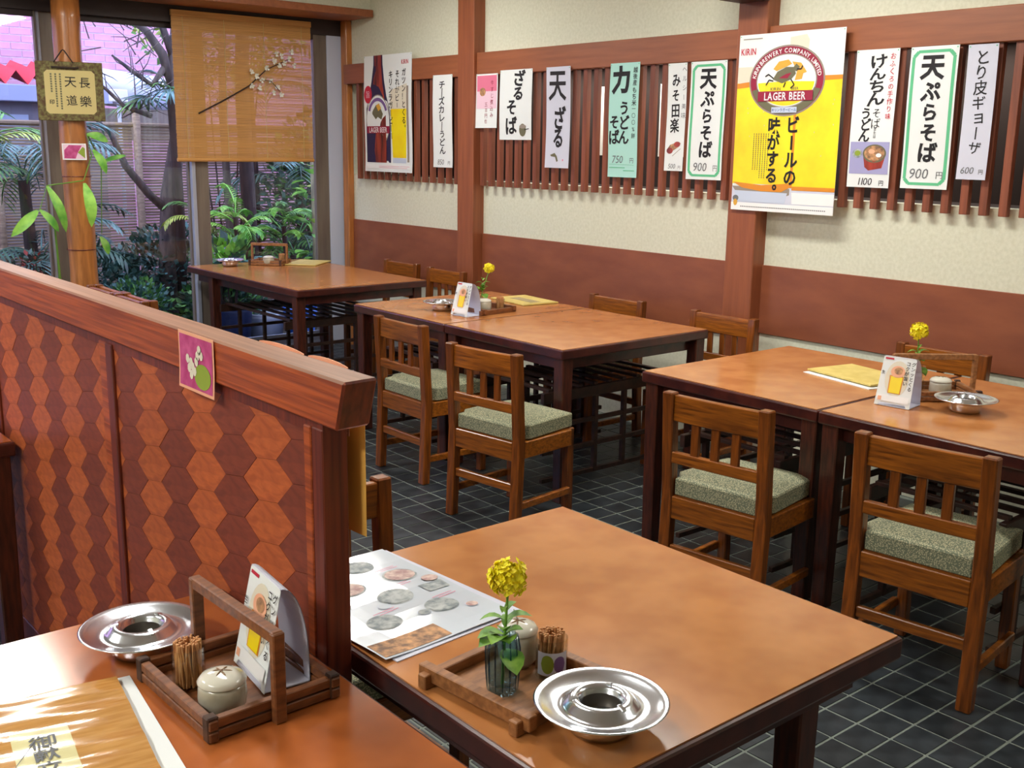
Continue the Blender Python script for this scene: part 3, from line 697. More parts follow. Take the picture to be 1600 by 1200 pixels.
# ---- table tent card: front face looks towards local -y
def make_tent(label, x, y, z, rotz, w=0.10, h=0.155, dp=0.085, words=('グンッとくる', 'コクが旨い')):
    t = thing('tent_card', label, 'card', (x, y, z), rotz, 'beer advertising table cards')
    ang = math.atan2(dp*0.45, h)
    L = math.hypot(h, dp*0.45)
    def P(u, v, n=0.0):   # u across, v up the panel 0..L
        return (u, -dp/2+v*math.sin(ang)-n*math.cos(ang), 0.002+v*math.cos(ang)+n*math.sin(ang))
    b = MB()
    poly = [(-w/2, 0), (-w/2+0.012, 0), (-w/2+0.018, 0.010), (w/2-0.018, 0.010), (w/2-0.012, 0), (w/2, 0), (w/2-0.006, L*0.98), (w/2-0.012, L), (-w/2+0.010, L), (-w/2+0.004, L*0.98)]
    # convex-safe strip triangulation through a centre point
    c0 = (0, L*0.5); vs = [P(*c0)]+[P(*p) for p in poly]; n = len(poly)
    b.add(vs, [(0, i+1, (i+1) % n+1) for i in range(n)])
    b.add([P(*c0, -0.0008)]+[P(*p, -0.0008) for p in poly], [(0, (i+1) % n+1, i+1) for i in range(n)])
    fp = b.build('front_panel', MT['paper'], t)
    # curved back panel
    b = MB(); m = 12; vs = []
    for i in range(m+1):
        s = i/m; yy = -dp/2+dp*0.45+(dp*0.55)*math.sin(s*PI/2)**1.0; zz = h*math.cos(s*PI/2)**0.75 if s < 1 else 0
        for u in (-w/2+0.005, w/2-0.005):
            vs.append((u, yy, zz+0.002))
    for i in range(m+1):
        vs += [(vs[2*i][0], vs[2*i][1]-0.0012, vs[2*i][2]-0.0006), (vs[2*i+1][0], vs[2*i+1][1]-0.0012, vs[2*i+1][2]-0.0006)]
    N = 2*(m+1); fs = [(2*i, 2*i+1, 2*i+3, 2*i+2) for i in range(m)]+[(N+2*i, N+2*i+2, N+2*i+3, N+2*i+1) for i in range(m)]
    b.add(vs, fs).build('back_panel', MT['papergrey'], t, smooth=False)
    MB().box(-w/2+0.004, w/2-0.004, -dp/2+0.001, dp/2-0.002, 0.001, 0.003).build('base_flap', MT['papergrey'], t)
    # side gussets: the filled arc seen from the side
    def flatp(name, pts, mat, lay):
        return MB().add([P(u, v, 0.0006*lay) for u, v in pts], [tuple(range(len(pts)))]).build(name, MT[mat], fp)
    def ellp(name, cx, cy, rx, ry, mat, lay, n=24): return flatp(name, [(cx+rx*math.cos(2*PI*i/n), cy+ry*math.sin(2*PI*i/n)) for i in range(n)], mat, lay)
    # beer mug print
    ellp('print', 0, L*0.56, w*0.33, L*0.36, 'foam', 1)
    flatp('beer_print', [(-w*0.19, L*0.26), (w*0.17, L*0.26), (w*0.19, L*0.62), (-w*0.21, L*0.62)], 'amber', 2)
    flatp('beer_print', [(-w*0.16, L*0.27), (w*0.14, L*0.27), (w*0.16, L*0.60), (-w*0.17, L*0.60)], 'yellow', 3)
    ellp('foam_print', 0, L*0.70, w*0.20, L*0.12, 'peach', 3)
    ellp('face_print', 0.002, L*0.72, w*0.12, L*0.07, 'brownprint', 4)
    flatp('logo_print', [(-w*0.42, L*0.93), (-w*0.18, L*0.93), (-w*0.18, L*0.965), (-w*0.42, L*0.965)], 'red', 2)
    flatp('footer_print', [(-w*0.44, L*0.09), (w*0.44, L*0.09), (w*0.45, L*0.22), (-w*0.45, L*0.22)], 'white', 4)
    flatp('footer_mark', [(-w*0.42, L*0.10), (-w*0.32, L*0.10), (-w*0.32, L*0.18), (-w*0.42, L*0.18)], 'peach', 5)
    for ci, wd in enumerate(words):
        vs = []; fs = []; yy = L*0.93; sz = w*0.125; cx = w*(0.40-0.15*ci)
        for chx in wd:
            g, gf, ww = glyph(chx, 0.015); bb = len(vs)
            for (gx, gy) in g:
                u, v = (gx-0.5)*sz, (gy-0.36)*sz
                if chx == 'ー': u, v = -v, u
                vs.append(P(cx+u, yy-sz/2+v, 0.0006*5))
            fs += [tuple(bb+q for q in f_) for f_ in gf]; yy -= sz*1.08
        MB().add(vs, fs).build('lettering', MT['ink'], fp)
    g, gf, ww = glyph('生', 0.015)
    MB().add([P(-w*0.40+(a-0.5)*w*0.1, L*0.66+(c-0.36)*w*0.1, 0.003) for a, c in g], gf).build('lettering', MT['ink'], fp)
    return t
# ================================================================== TABLES AND CHAIRS
make_table('far table by the garden window carrying a handled tray', 3.085, 4.02, 5.69, 7.27, iny0=0.07, iny1=0.34, lat=(0.27, 0.40))
make_table('farther half of the middle table pair, holding the ashtray, tent card and flower', 3.075, 4.03, 4.213, 5.045)
make_table('nearer, empty half of the middle table pair along the long wall', 3.075, 4.03, 3.355, 4.209)
make_table('right-hand table by the nearer pillar with only a yellow menu on it', 3.045, 3.985, 2.052, 2.86)
make_table('table at the right edge of the photo holding a tent card, blossom and ashtray', 3.045, 3.985, 1.235, 2.048)
make_table('large foreground table with the blossom vase and white picture menu', 0.896, 1.702, 0.93, 1.842, topmat='tabletop', shelf=False, inx=0.075, iny0=0.16, iny1=0.10)
make_table('foreground table at the lower left with the brown plastic menu, left of the partition', -0.10, 0.838, 0.96, 1.885, topmat='tabletop_near', shelf=False)
make_table('table at the far left edge behind the foreground one, mostly cut off by the frame', -0.02, 0.826, 3.22, 4.10, topmat='tabletop_near', shelf=False)

chair0 = None
def chair(label, x, y, ang, group):
    """x,y = centre of the seat; ang: direction the sitter faces (0 = +y)"""
    global chair0
    if chair0 is None: chair0 = make_chair(label); c = chair0
    else: c = copy_tree(chair0, None, label)
    c['label'] = label; c['group'] = group
    c.location = (x, y, 0); c.rotation_euler = (0, 0, ang); return c
G = 'wooden dining chairs with green cushions'
FX = -PI/2   # facing +x
chair('chair backing onto the aisle at the farther half of the middle tables', 2.972, 4.165, FX, G)
chair('chair backing onto the aisle at the nearer half of the middle tables', 2.847, 3.405, FX+0.13, G)
chair('chair backing onto the aisle at the left half of the right-hand tables', 2.893, 2.228, FX+0.12, G)
chair('chair at the right edge of the photo, nearest of all the aisle-side chairs', 2.955, 1.530, FX+0.12, G)
WX = 4.075
chair('wall-side chair at the near corner of the far window table', WX, 6.33, PI/2, G)
chair('wall-side chair in front of the farther pillar', WX-0.03, 5.76, PI/2, G)
chair('wall-side chair behind the middle tables, left of the nearer pillar', WX-0.04, 4.165, PI/2, G)
chair('wall-side chair at the foot of the nearer pillar', WX-0.04, 3.42, PI/2, G)
chair('wall-side chair behind the blossom on the right-hand tables', WX-0.02, 2.27, PI/2, G)
chair('wooden chair tucked in at the back of the foreground table, only its post showing', 1.205, 1.985, PI, G)
chair('nearer of the two chairs seen over the partition, closer to it', 1.93+0.36, 5.60, FX, G)
chair('farther of the two chairs seen over the partition, closer to it', 1.93+0.36, 6.02, FX, G)
chair('nearer of the two chairs behind the pair seen over the partition', 1.93+0.36-0.41, 5.60, PI/2, G)
chair('farther of the two chairs behind the pair seen over the partition', 1.93+0.36-0.41, 6.02, PI/2, G)

# ================================================================== PARTITION
PX0, PX1, PY0 = 0.842, 0.888, 1.482
part = thing('partition', 'low reddish wooden partition with zigzag veneer panels and thick top cap', 'partition', (0.865, PY0, 0))
def pb(name, mat, x0, x1, y0, y1, z0, z1, bev=0.002): return cbox(name, mat, part, x0-0.865, x1-0.865, y0-PY0, y1-PY0, z0, z1, bev)
YE = 5.2
pb('end_stile', MT['stile'], PX0-0.002, PX1, PY0, PY0+0.035, 0, 1.10)
pb('end_bead', MT['cap'], PX0-0.004, PX1, PY0+0.035, PY0+0.058, 0, 1.10)
pb('middle_stile', MT['stile'], PX0-0.005, PX1, 2.415, 2.455, 0, 1.10)
pb('middle_stile', MT['cap'], PX0-0.003, PX1, 2.455, 2.50, 0, 1.10)
pb('middle_stile', MT['stile'], PX0-0.005, PX1, 3.40, 3.46, 0, 1.10)
pb('end_stile', MT['stile'], PX0-0.002, PX1, YE-0.05, YE, 0, 1.10)
pb('bottom_rail', MT['stile'], PX0-0.001, PX1, PY0+0.05, YE-0.05, 0, 0.10)
pb('core_panel', MT['stile'], PX0+0.008, PX1-0.004, PY0+0.04, YE-0.04, 0.08, 1.10, 0)
# cap: near end cut on a slant
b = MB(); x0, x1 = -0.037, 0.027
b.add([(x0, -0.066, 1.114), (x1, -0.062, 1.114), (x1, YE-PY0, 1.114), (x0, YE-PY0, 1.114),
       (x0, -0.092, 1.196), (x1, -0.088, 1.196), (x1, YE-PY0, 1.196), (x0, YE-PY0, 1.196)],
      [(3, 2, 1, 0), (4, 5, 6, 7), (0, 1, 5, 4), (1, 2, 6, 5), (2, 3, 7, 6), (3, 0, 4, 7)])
b.mi[2] = 1; b.mi[1] = 2; b.build('cap_rail', [MT['cap'], MT['stile'], MT['cap_top']], part, bevel=0.004)  # end face shade painted with dark stile wood; top face carries painted sheen
pb('cap_bed', MT['stile'], PX0, PX1, PY0, YE, 1.09, 1.115, 0)
# zigzag veneer pieces, one by one
def clip(poly, a, sgn, ax):
    out = []
    for i in range(len(poly)):
        p, q = poly[i], poly[(i+1) % len(poly)]
        fp_, fq = (p[ax]-a)*sgn, (q[ax]-a)*sgn
        if fp_ >= 0: out.append(p)
        if fp_*fq < 0:
            t = fp_/(fp_-fq); out.append((p[0]+(q[0]-p[0])*t, p[1]+(q[1]-p[1])*t))
    return out
BW, PZ, AM, SK = 0.1325, 0.079, 0.029, 0.18
nv = 0
vrest = MB()
for (ya, yb) in ((PY0+0.058, 2.415), (2.50, 3.40), (3.46, YE-0.05)):
    k0 = int(math.floor((ya-1.0)/BW))-1; k1 = int((yb-1.0)/BW)+2
    for k in range(k0, k1):
        dark = k % 2 == 0
        c = 1.025+k*BW
        for j in range(1, 18):
            # cell between pinch heights; dark cells bulge at integer phase, light cells half a period away
            zc = j*PZ+(0 if dark else PZ/2)
            s = BW/2
            pz = [(c-s+AM, zc-PZ/2), (c-s-AM, zc), (c-s+AM, zc+PZ/2), (c+s-AM, zc+PZ/2), (c+s+AM, zc), (c+s-AM, zc-PZ/2)]
            if not dark: pass
            pz = [(p[0], p[1]-SK*(p[0]-2.0)) for p in pz]
            pz = clip(pz, ya, 1, 0)
            if len(pz) > 2: pz = clip(pz, yb, -1, 0)
            if len(pz) > 2: pz = clip(pz, 0.10, 1, 1)
            if len(pz) > 2: pz = clip(pz, 1.092, -1, 1)
            if len(pz) < 3: continue
            cy = sum(p[0] for p in pz)/len(pz); cz = sum(p[1] for p in pz)/len(pz)
            sh = [(cy+(p[0]-cy)*0.992, cz+(p[1]-cz)*0.992) for p in pz]
            hgt = random.uniform(0.0002, 0.0012)
            if nv < 290 and cz > 0.28:
                mb = MB(); mb.prism([(p[0]-cy, p[1]-cz) for p in sh], lambda a, c_: (0.006, a, c_), lambda a, c_: (-hgt, a, c_))
                o = mb.build('veneer_tile', MT['ven_d' if dark else 'ven_l'], part, loc=(PX0-0.865+0.003, cy-PY0, cz)); nv += 1
            else:
                vrest.prism([(p[0]-PY0, p[1]) for p in sh], lambda a, c_: (PX0-0.865+0.009, a, c_), lambda a, c_: (PX0-0.865+0.003-hgt, a, c_), 0 if dark else 1)
tag(vrest.build('veneer_tiles', [MT['ven_d'], MT['ven_l']], part), kind='stuff')

# ================================================================== THINGS ON THE TABLES
TZ = 0.7005
make_ashtray('stainless ashtray in front of the blossom vase on the large foreground table', 1.052, 1.043, TZ)
make_ashtray('stainless ashtray left of the toothpick cup on the lower left table', 0.612, 1.706, TZ)
make_ashtray('stainless ashtray right of the tent card at the right edge table', 3.437, 1.742, TZ)
make_ashtray('stainless ashtray behind the tent card on the middle tables', 3.335, 4.585, TZ)
make_ashtray('stainless ashtray beside the handled tray on the far window table', 3.33, 7.10, TZ)
# foreground tray group
make_curb_tray('square wooden tray of crossing bars under the blossom vase', 1.035, 1.218, TZ, math.radians(6.6), w=0.232, d=0.245)
make_vase('small ribbed blue glass vase on the foreground tray', 0.998, 1.210, TZ+0.007, r=0.026, h=0.096, fh=0.178, head=0.029, lean=(0.006, -0.004))
make_jar('pale lidded condiment jar behind the ribbed blue vase', 1.078, 1.268, TZ+0.007, r=0.034, h=0.058)
make_picks('clear toothpick tub with a grape and leaf motif beside the ribbed vase', 1.097, 1.205, TZ+0.007, r=0.0262, h=0.066)
# lower left tray group
make_handled_tray('handled wooden tray with scorched corners on the lower left table', 0.680, 1.488, TZ, math.radians(1.5), w=0.205, d=0.262, hh=0.145)
make_picks('clear cup full of toothpicks in the lower left handled tray', 0.620, 1.532, TZ+0.007, r=0.026, h=0.066, sticker=False)
make_jar('grey lidded jar in the lower left handled tray', 0.630, 1.432, TZ+0.007, r=0.037, h=0.044, spoon=False)
make_tent('beer tent card standing in the lower left handled tray', 0.742, 1.49, TZ+0.007, -PI/2-0.10, w=0.135, h=0.165, dp=0.08)
# middle table group
make_tent('beer tent card on the middle tables beside the small tray', 3.33, 4.37, TZ, -PI/2+0.05, w=0.125, h=0.165, dp=0.10)
make_curb_tray('low dark wooden tray on the middle tables', 3.49, 4.42, TZ, 0.12, w=0.26, d=0.24, mat='traywood_dark')
make_jar('white rimmed jar on the middle table tray, in front of the flower glass', 3.455, 4.385, TZ+0.007, r=0.042, h=0.052, spoon=False)
make_vase('clear straight glass on the middle table tray', 3.50, 4.475, TZ+0.007, r=0.028, h=0.095, fh=0.20, head=0.026, kind='plain', lean=(0.05, -0.015))
make_picks('small clear toothpick tub on the middle table tray', 3.555, 4.37, TZ+0.007, r=0.024, h=0.060, sticker=False)
# right table group
make_tent('beer tent card on the right edge table, facing the aisle', 3.335, 1.93, TZ, -PI/2+0.12, w=0.125, h=0.165, dp=0.10)
make_handled_tray('handled wooden tray behind the tent card on the right edge table', 3.565, 1.935, TZ, 0.9, w=0.18, d=0.28, hh=0.15, mat='traywood')
make_jar('pale celadon jar in the handled tray on the right edge table', 3.545, 1.895, TZ+0.007, r=0.038, h=0.055, spoon=False)
make_vase('short clear glass behind the tent card on the right edge table', 3.60, 2.02, TZ+0.007, r=0.028, h=0.085, fh=0.20, head=0.030, kind='plain', lean=(-0.01, 0.0))
# far table group
make_handled_tray('handled wooden tray on the far window table', 3.61, 7.05, TZ, 0.72, w=0.17, d=0.25, hh=0.15, mat='traywood')
make_jar('small white lidded jar in the far handled tray', 3.575, 7.0, TZ+0.007, r=0.04, h=0.045, spoon=False)
make_picks('small wooden coloured toothpick tub in the far handled tray', 3.68, 7.0, TZ+0.007, r=0.026, h=0.06, sticker=False)

# ---- menus
def sheet_thing(name, label, cat, x, y, z, rotz, w, h, mat, th=0.003, group=None, bend=None, nx=10, ny=12):
    t = thing(name, label, cat, (x, y, z), rotz, group)
    s = Sheet(t, bend); s.paper(w, h, mat, name='cover', th=th, nx=nx, ny=ny); return t, s
# white picture menus on the foreground table (two, one on top of the other)
wob = lambda x, y: 0.004+0.0012*math.sin(x*23)+0.0012*math.sin(y*31+1)+0.03*max(0, -x-0.09)**1.2
t, s = sheet_thing('picture_menu', 'laminated sheet lying under the upper white picture menu', 'menu', 1.062, 1.625, TZ-0.001, math.radians(4.5), 0.30, 0.42, MT['papergrey'], bend=lambda x, y: 0.0025)
t, s = sheet_thing('picture_menu', 'upper laminated white picture menu with photos of noodle bowls', 'menu', 1.050, 1.632, TZ, math.radians(3), 0.297, 0.42, MT['laminate'], th=0.001, bend=wob)
def bowl(x, y, r, m, rim='blue', sy=0.92):
    s.ell(x, y, r, r*sy, MT[rim], 1, 'bowl_print'); s.ell(x, y, r*0.88, r*0.88*sy, MT[m], 2, 'food_print')
rows = [(-0.105, 0.145, 0.030, 'dish1'), (0.05, 0.155, 0.032, 'greyprint'), (-0.03, 0.075, 0.036, 'dish1'), (0.09, 0.07, 0.036, 'dish1'), (-0.10, 0.02, 0.034, 'brownprint'), (0.02, -0.01, 0.036, 'greyprint'), (-0.06, -0.085, 0.034, 'greyprint'), (0.02, -0.10, 0.014, 'greyprint'), (0.065, -0.095, 0.034, 'greyprint'), (0.11, -0.13, 0.014, 'dish1'), (-0.022, -0.032, 0.013, 'laminate')]
for (x, y, r, m) in rows: bowl(x, y, r, m, 'paleblue' if r < 0.02 else 'greyprint')
s.poly([(0.085, -0.035), (0.135, -0.035), (0.138, 0.0), (0.082, 0.0)], MT['greyprint'], 2, 'tray_print'); s.ell(0.125, 0.018, 0.018, 0.015, MT['dish1'], 3, 'bowl_print')
s.rect(-0.145, -0.205, 0.0, -0.15, MT['brownprint'], 1, 'corner_print')
for (x, y) in ((-0.07, 0.11), (0.09, 0.115), (-0.08, 0.06), (0.06, 0.03), (-0.03, -0.05), (0.10, -0.06)):
    s.lines([(x-0.03, y, x+0.02, y+0.004), (x-0.02, y-0.007, x+0.025, y-0.003)], 0.0016, MT['pink'], 2, 'caption_print')
s.htext('そば', -0.11, 0.185, 0.02, MT['ink'], 2)
# brown plastic menu at the lower left
brp = lambda x, y: 0.010+0.0009*math.sin(x*34+11*y)*math.cos(y*62+4)+0.00055*math.sin(y*120+x*16)
t, s = sheet_thing('menu_book', 'white backing sheet under the brown plastic menu at lower left', 'menu', 0.387, 1.45, TZ-0.001, math.radians(-7), 0.300, 0.40, MT['paper'], bend=lambda x, y: 0.003)
t, s = sheet_thing('menu_book', 'brown plastic covered menu with a cream title label, lower left corner', 'menu', 0.366, 1.452, TZ, math.radians(-9), 0.285, 0.395, MT['menucover'], th=0.005, bend=brp, nx=60, ny=80)
s.rect(-0.028, -0.19, 0.050, 0.085, MT['label'], 1, 'title_label', nx=16, ny=50)
s.vtext('御献立', 0.012, 0.060, 0.036, MT['inkgrey'], 3, off=0.012, jit=0.25)
# yellow menus
t, s = sheet_thing('menu_book', 'yellow covered menu on the middle tables, right of the flower', 'menu', 3.915, 4.60, TZ, math.radians(-6), 0.235, 0.33, MT['manila'], th=0.006, bend=lambda x, y: 0.008)
s.rect(-0.04, -0.12, 0.03, 0.09, MT['label'], 1, 'title_label'); s.lines([(-0.11, -0.155, 0.11, -0.155)], 0.004, MT['olive'], 1)
t, s = sheet_thing('menu_book', 'white sheet lying under the yellow menu on the right-hand tables', 'menu', 3.635, 2.265, TZ-0.001, math.radians(-12), 0.27, 0.345, MT['paper'], bend=lambda x, y: 0.003)
t, s = sheet_thing('menu_book', 'yellow covered menu on the right-hand tables, left of the tent card', 'menu', 3.645, 2.275, TZ+0.001, math.radians(-12), 0.235, 0.33, MT['manila'], th=0.006, bend=lambda x, y: 0.011)
t, s = sheet_thing('menu_book', 'pale menu on the far window table, right of the handled tray', 'menu', 3.87, 6.97, TZ, math.radians(-50), 0.24, 0.33, MT['manila'], th=0.006, bend=lambda x, y: 0.008)

# ---- papers on the partition
t = thing('flower_postcard', 'pink postcard with white blossoms and a green leaf pinned to the partition', 'postcard', (0.826, 1.922, 1.140), 0, None, rot=None)
t.rotation_euler = Matrix(((0, 0, -1), (-1, 0, 0), (0, 1, 0))).to_euler()
bendc = lambda x, y: 0.0015+0.10*max(0, -(y+0.0))**1.35*1.4
s = Sheet(t, bendc); s.paper(0.158, 0.112, MT['peach'], nx=6, ny=12, name='card')
s.rect(-0.073, -0.050, 0.073, 0.050, MT['magenta'], 1, 'picture_print', nx=4, ny=10)
s.ell(0.030, -0.022, 0.036, 0.024, MT['leafprint'], 2, 'leaf_print')
for (x, y) in ((-0.035, 0.005), (-0.020, 0.0), (-0.028, -0.012), (-0.012, -0.008), (0.018, 0.028), (0.026, 0.018), (0.010, 0.016), (-0.004, -0.016), (-0.018, -0.024), (0.004, 0.004)):
    s.ell(x, y, 0.0085, 0.0095, MT['foam'], 3, 'blossom_print', n=7)
def hang_paper(label, y0, y1, z0, z1, mat, out):
    t = thing('paper_notice', label, 'notice', (0.894, (y0+y1)/2, (z0+z1)/2)); t.rotation_euler = Matrix(((0, 0, 1), (1, 0, 0), (0, 1, 0))).to_euler()
    w, h = y1-y0, z1-z0
    sx = Sheet(t, lambda x, y: out*(0.35+0.65*max(0, min(1, (-x/w+0.5))))*(1 if abs(y) < 1 else 1)+0.003); sx.paper(w, h, mat, nx=8, ny=10)
    return t, sx
t, s = hang_paper('yellow notice hung on the far face of the partition end, seen almost edge on', 1.475, 1.63, 0.905, 1.180, MT['orange_note'], 0.020)
s.lines([(-0.06, 0.06, 0.06, 0.06), (-0.06, 0.0, 0.06, 0.0), (-0.06, -0.06, 0.06, -0.06)], 0.002, MT['inkgrey'], 1)
# two card edges rising over the cap on its far side
for lab, y0, y1 in (('nearer orange card rising just above the partition cap', 1.49, 1.62), ('farther orange card rising just above the partition cap', 1.635, 1.80)):
    t = thing('paper_notice', lab, 'notice', (0.894, (y0+y1)/2, 1.13)); b = MB(); n = 12
    top = [(-(y1-y0)/2+(y1-y0)*i/n, 0.0650+0.0055*math.sin(PI*i/n)**0.7) for i in range(n+1)]
    b.prism([(-(y1-y0)/2, -0.05), ((y1-y0)/2, -0.05)]+top[::-1], lambda a, c_: (0.001, a, c_), lambda a, c_: (0.0022, a, c_)); b.build('card', MT['peach'], t)
# ================================================================== POSTERS AND MENU STRIPS ON THE LATTICE
WALLROT = Matrix(((0, 0, -1), (-1, 0, 0), (0, 1, 0))).to_euler()
def wall_sheet(name, label, cat, y0, y1, z0, z1, mat='paper', group='paper menu strips on the lattice', x=4.384, bend=None, tilt=0.0):
    """y0>y1: left and right edge as seen"""
    t = thing(name, label, cat, (x, (y0+y1)/2, (z0+z1)/2), 0, group)
    t.rotation_euler = (Matrix(((0, 0, -1), (-1, 0, 0), (0, 1, 0))).to_4x4() @ Matrix.Rotation(tilt, 4, 'Z')).to_euler()
    w, h = y0-y1, z1-z0; ph = (y0*7.3) % 6.28
    bend = bend or (lambda a, b: 0.004+0.0035*math.sin(b*9+ph)+0.0015*math.cos(a*20+ph)+0.02*max(0, abs(b)-h*0.42)*(1 if math.sin(ph*3) > 0 else 0.3))
    s = Sheet(t, bend); s.paper(w, h, MT[mat] if isinstance(mat, str) else mat)
    for (a, b) in ((-w/2+0.008, h/2-0.008), (w/2-0.008, h/2-0.008)):
        s.ell(a, b, 0.003, 0.003, MT['green'], 3, 'pin', n=8)
    return t, s, w, h
def price(s, txt, cx, y, size, mat='inkgrey', yen=True, yx=None, w=0.1, off=0.0, ysz=None):
    s.htext(txt, cx, y, size, MT[mat], 2, off=off, sx=1.0, shear=0.15, track=0.03)
    if yen: s.htext('円', yx if yx is not None else w*0.32, y-0.006, ysz or size*0.55, MT['ink' if mat == 'ink' else 'inkgrey'], 2, off=0.005)

# 1 bottle poster at the left end
t, s, w, h = wall_sheet('beer_poster', 'narrow beer poster with a brown bottle and full glass, leftmost on the wall', 'poster', 6.985, 6.375, 1.355, 2.168, group='beer posters on the lattice')
cx = -w*0.20
def mir(pts): return [(cx-a, b) for a, b in pts]+[(cx+a, b) for a, b in pts[::-1]]
s.poly(mir([(0.060, h*0.5), (0.062, h*0.42), (0.085, h*0.28), (0.115, h*0.15), (0.150, h*0.05), (0.158, -h*0.05), (0.158, -h*0.42)]), MT['navy'], 1, 'bottle_print')
s.poly(mir([(0.045, h*0.5), (0.045, h*0.40), (0.062, h*0.26), (0.088, h*0.14), (0.105, h*0.06), (0.105, -h*0.42)]), MT['bottle'], 2, 'bottle_highlight')
s.ell(cx, -h*0.06, 0.155, 0.185, MT['badgegrey'], 3, 'label_rim'); s.ell(cx, -h*0.06, 0.148, 0.178, MT['paper'], 4, 'label_print')
s.ell(cx, -h*0.005, 0.128, 0.118, MT['purple'], 5, 'label_arc', a0=0.25, a1=PI-0.25, inner=0.80)
s.poly([(cx-0.06, 0.03), (cx-0.02, 0.065), (cx+0.03, 0.055), (cx+0.07, 0.0), (cx+0.05, -0.04), (cx+0.0, -0.02), (cx-0.05, -0.05), (cx-0.085, 0.0)], MT['olive'], 5, 'emblem_print')
s.poly([(cx-0.02, 0.06), (cx+0.02, 0.075), (cx+0.05, 0.04), (cx+0.01, 0.02)], MT['gold'], 6, 'emblem_print')
s.rect(cx-0.148, -0.135, cx+0.148, -0.085, MT['wine'], 6, 'label_band'); s.htext('LAGER BEER', cx, -0.11, 0.052, MT['white'], 7, off=0.01, sx=0.78)
s.ell(cx, -0.175, 0.11, 0.035, MT['badgegrey'], 5, 'label_foot')
s.ell(-w*0.41, h*0.17, 0.050, 0.062, MT['red'], 3, 'red_seal'); s.htext('旨', -w*0.41, h*0.17, 0.055, MT['palepink'], 4)
gx = w*0.235
s.poly([(gx-0.10, h*0.04), (gx+0.10, h*0.04), (gx+0.085, -h*0.375), (gx-0.085, -h*0.375)], MT['yellow'], 1, 'beer_print')
s.poly([(gx-0.10, h*0.20), (gx+0.105, h*0.25), (gx+0.10, h*0.04), (gx-0.10, h*0.04)], MT['foam'], 1, 'foam_print')
s.rect(gx-0.085, -h*0.42, gx+0.085, -h*0.378, MT['paleblue'], 1, 'glass_foot'); s.rect(gx+0.100, -h*0.41, gx+0.125, h*0.23, MT['badgegrey'], 1, 'glass_side')
s.htext('KIRIN', w*0.36, h*0.43, 0.042, MT['red'], 2, off=0.012, sx=0.8)
for i, tx in enumerate(('ガツン！とくる。', 'それがビール、', 'キリンラガービール')):
    s.vtext(tx, w*(0.345-0.135*i), h*(0.365 if i else 0.375), 0.054, MT['ink'], 4, off=0.012, pitch=1.0 if i < 2 else 0.98)
s.rect(-w*0.48, -h*0.475, w*0.48, -h*0.435, MT['white'], 3, 'footer'); s.lines([(-w*0.4, -h*0.45, w*0.45, -h*0.45), (-w*0.45, -h*0.463, w*0.4, -h*0.463)], 0.002, MT['pink'], 4)

# 2 cheese curry udon
t, s, w, h = wall_sheet('menu_strip', 'white menu strip for cheese curry udon at 850 yen, left of the farther pillar', 'menu', 6.125, 5.91, 1.403, 2.004)
s.vtext('チーズカレーうどん', -0.002, h*0.44, 0.056, MT['ink'], 2, off=0.02, pitch=0.95, sx=1.25, jit=0.4)
price(s, '850', -0.02, -h*0.44, 0.05, w=w)
# 3 pink strip
t, s, w, h = wall_sheet('menu_strip', 'small pink and white menu strip just right of the farther pillar', 'menu', 5.655, 5.436, 1.66, 1.992)
s.rect(-w*0.46, h*0.18, w*0.46, h*0.47, MT['pink'], 1, 'tint'); s.rect(-w*0.46, -h*0.14, w*0.46, h*0.18, MT['palepink'], 1, 'tint')
s.vtext('牛すじ煮込み', w*0.24, h*0.38, 0.034, MT['wine'], 2, off=0.004, jit=0.3, pitch=1.15); s.vtext('五百円也', -w*0.02, -h*0.02, 0.030, MT['wine'], 2, off=0.0, jit=0.3, pitch=1.15)
s.ell(-w*0.2, h*0.17, 0.03, 0.026, MT['brownprint'], 2, 'food_print')
# 4 zaru soba
t, s, w, h = wall_sheet('menu_strip', 'wide white menu strip for zaru soba with a small basket drawing', 'menu', 5.41, 5.104, 1.588, 2.006)
s.vtext('ざる', 0.030, h*0.475, 0.088, MT['ink'], 2, off=0.035, pitch=1.0, jit=0.6, sx=1.15); s.vtext('そば', -0.036, h*0.085, 0.100, MT['ink'], 2, off=0.028, pitch=1.12, jit=0.6)
s.ell(0.07, -h*0.36, 0.032, 0.038, MT['olive'], 2, 'basket_drawing'); s.ell(0.072, -h*0.31, 0.032, 0.012, MT['badgegrey'], 3, 'basket_drawing'); s.lines([(0.08, -h*0.36, 0.13, -h*0.34)], 0.005, MT['ink'], 2)
# 5 tenzaru
t, s, w, h = wall_sheet('menu_strip', 'white menu strip for tenzaru with a shrimp sketch at its foot', 'menu', 4.975, 4.763, 1.427, 2.005, mat='papergrey')
s.vtext('天', 0.0, h*0.47, 0.175, MT['ink'], 2, off=0.02, jit=0.3, sx=0.85); s.vtext('ざる', 0.012, h*0.10, 0.125, MT['ink'], 2, off=0.03, pitch=0.9, jit=0.5, sx=0.8)
s.poly([(-0.06, -h*0.37), (-0.02, -h*0.35), (0.0, -h*0.38), (0.012, -h*0.43), (0.0, -h*0.44), (-0.015, -h*0.39), (-0.05, -h*0.385)], MT['olive'], 2, 'shrimp_drawing')
s.ell(0.055, -h*0.42, 0.005, 0.006, MT['pink'], 2, 'seal_print')
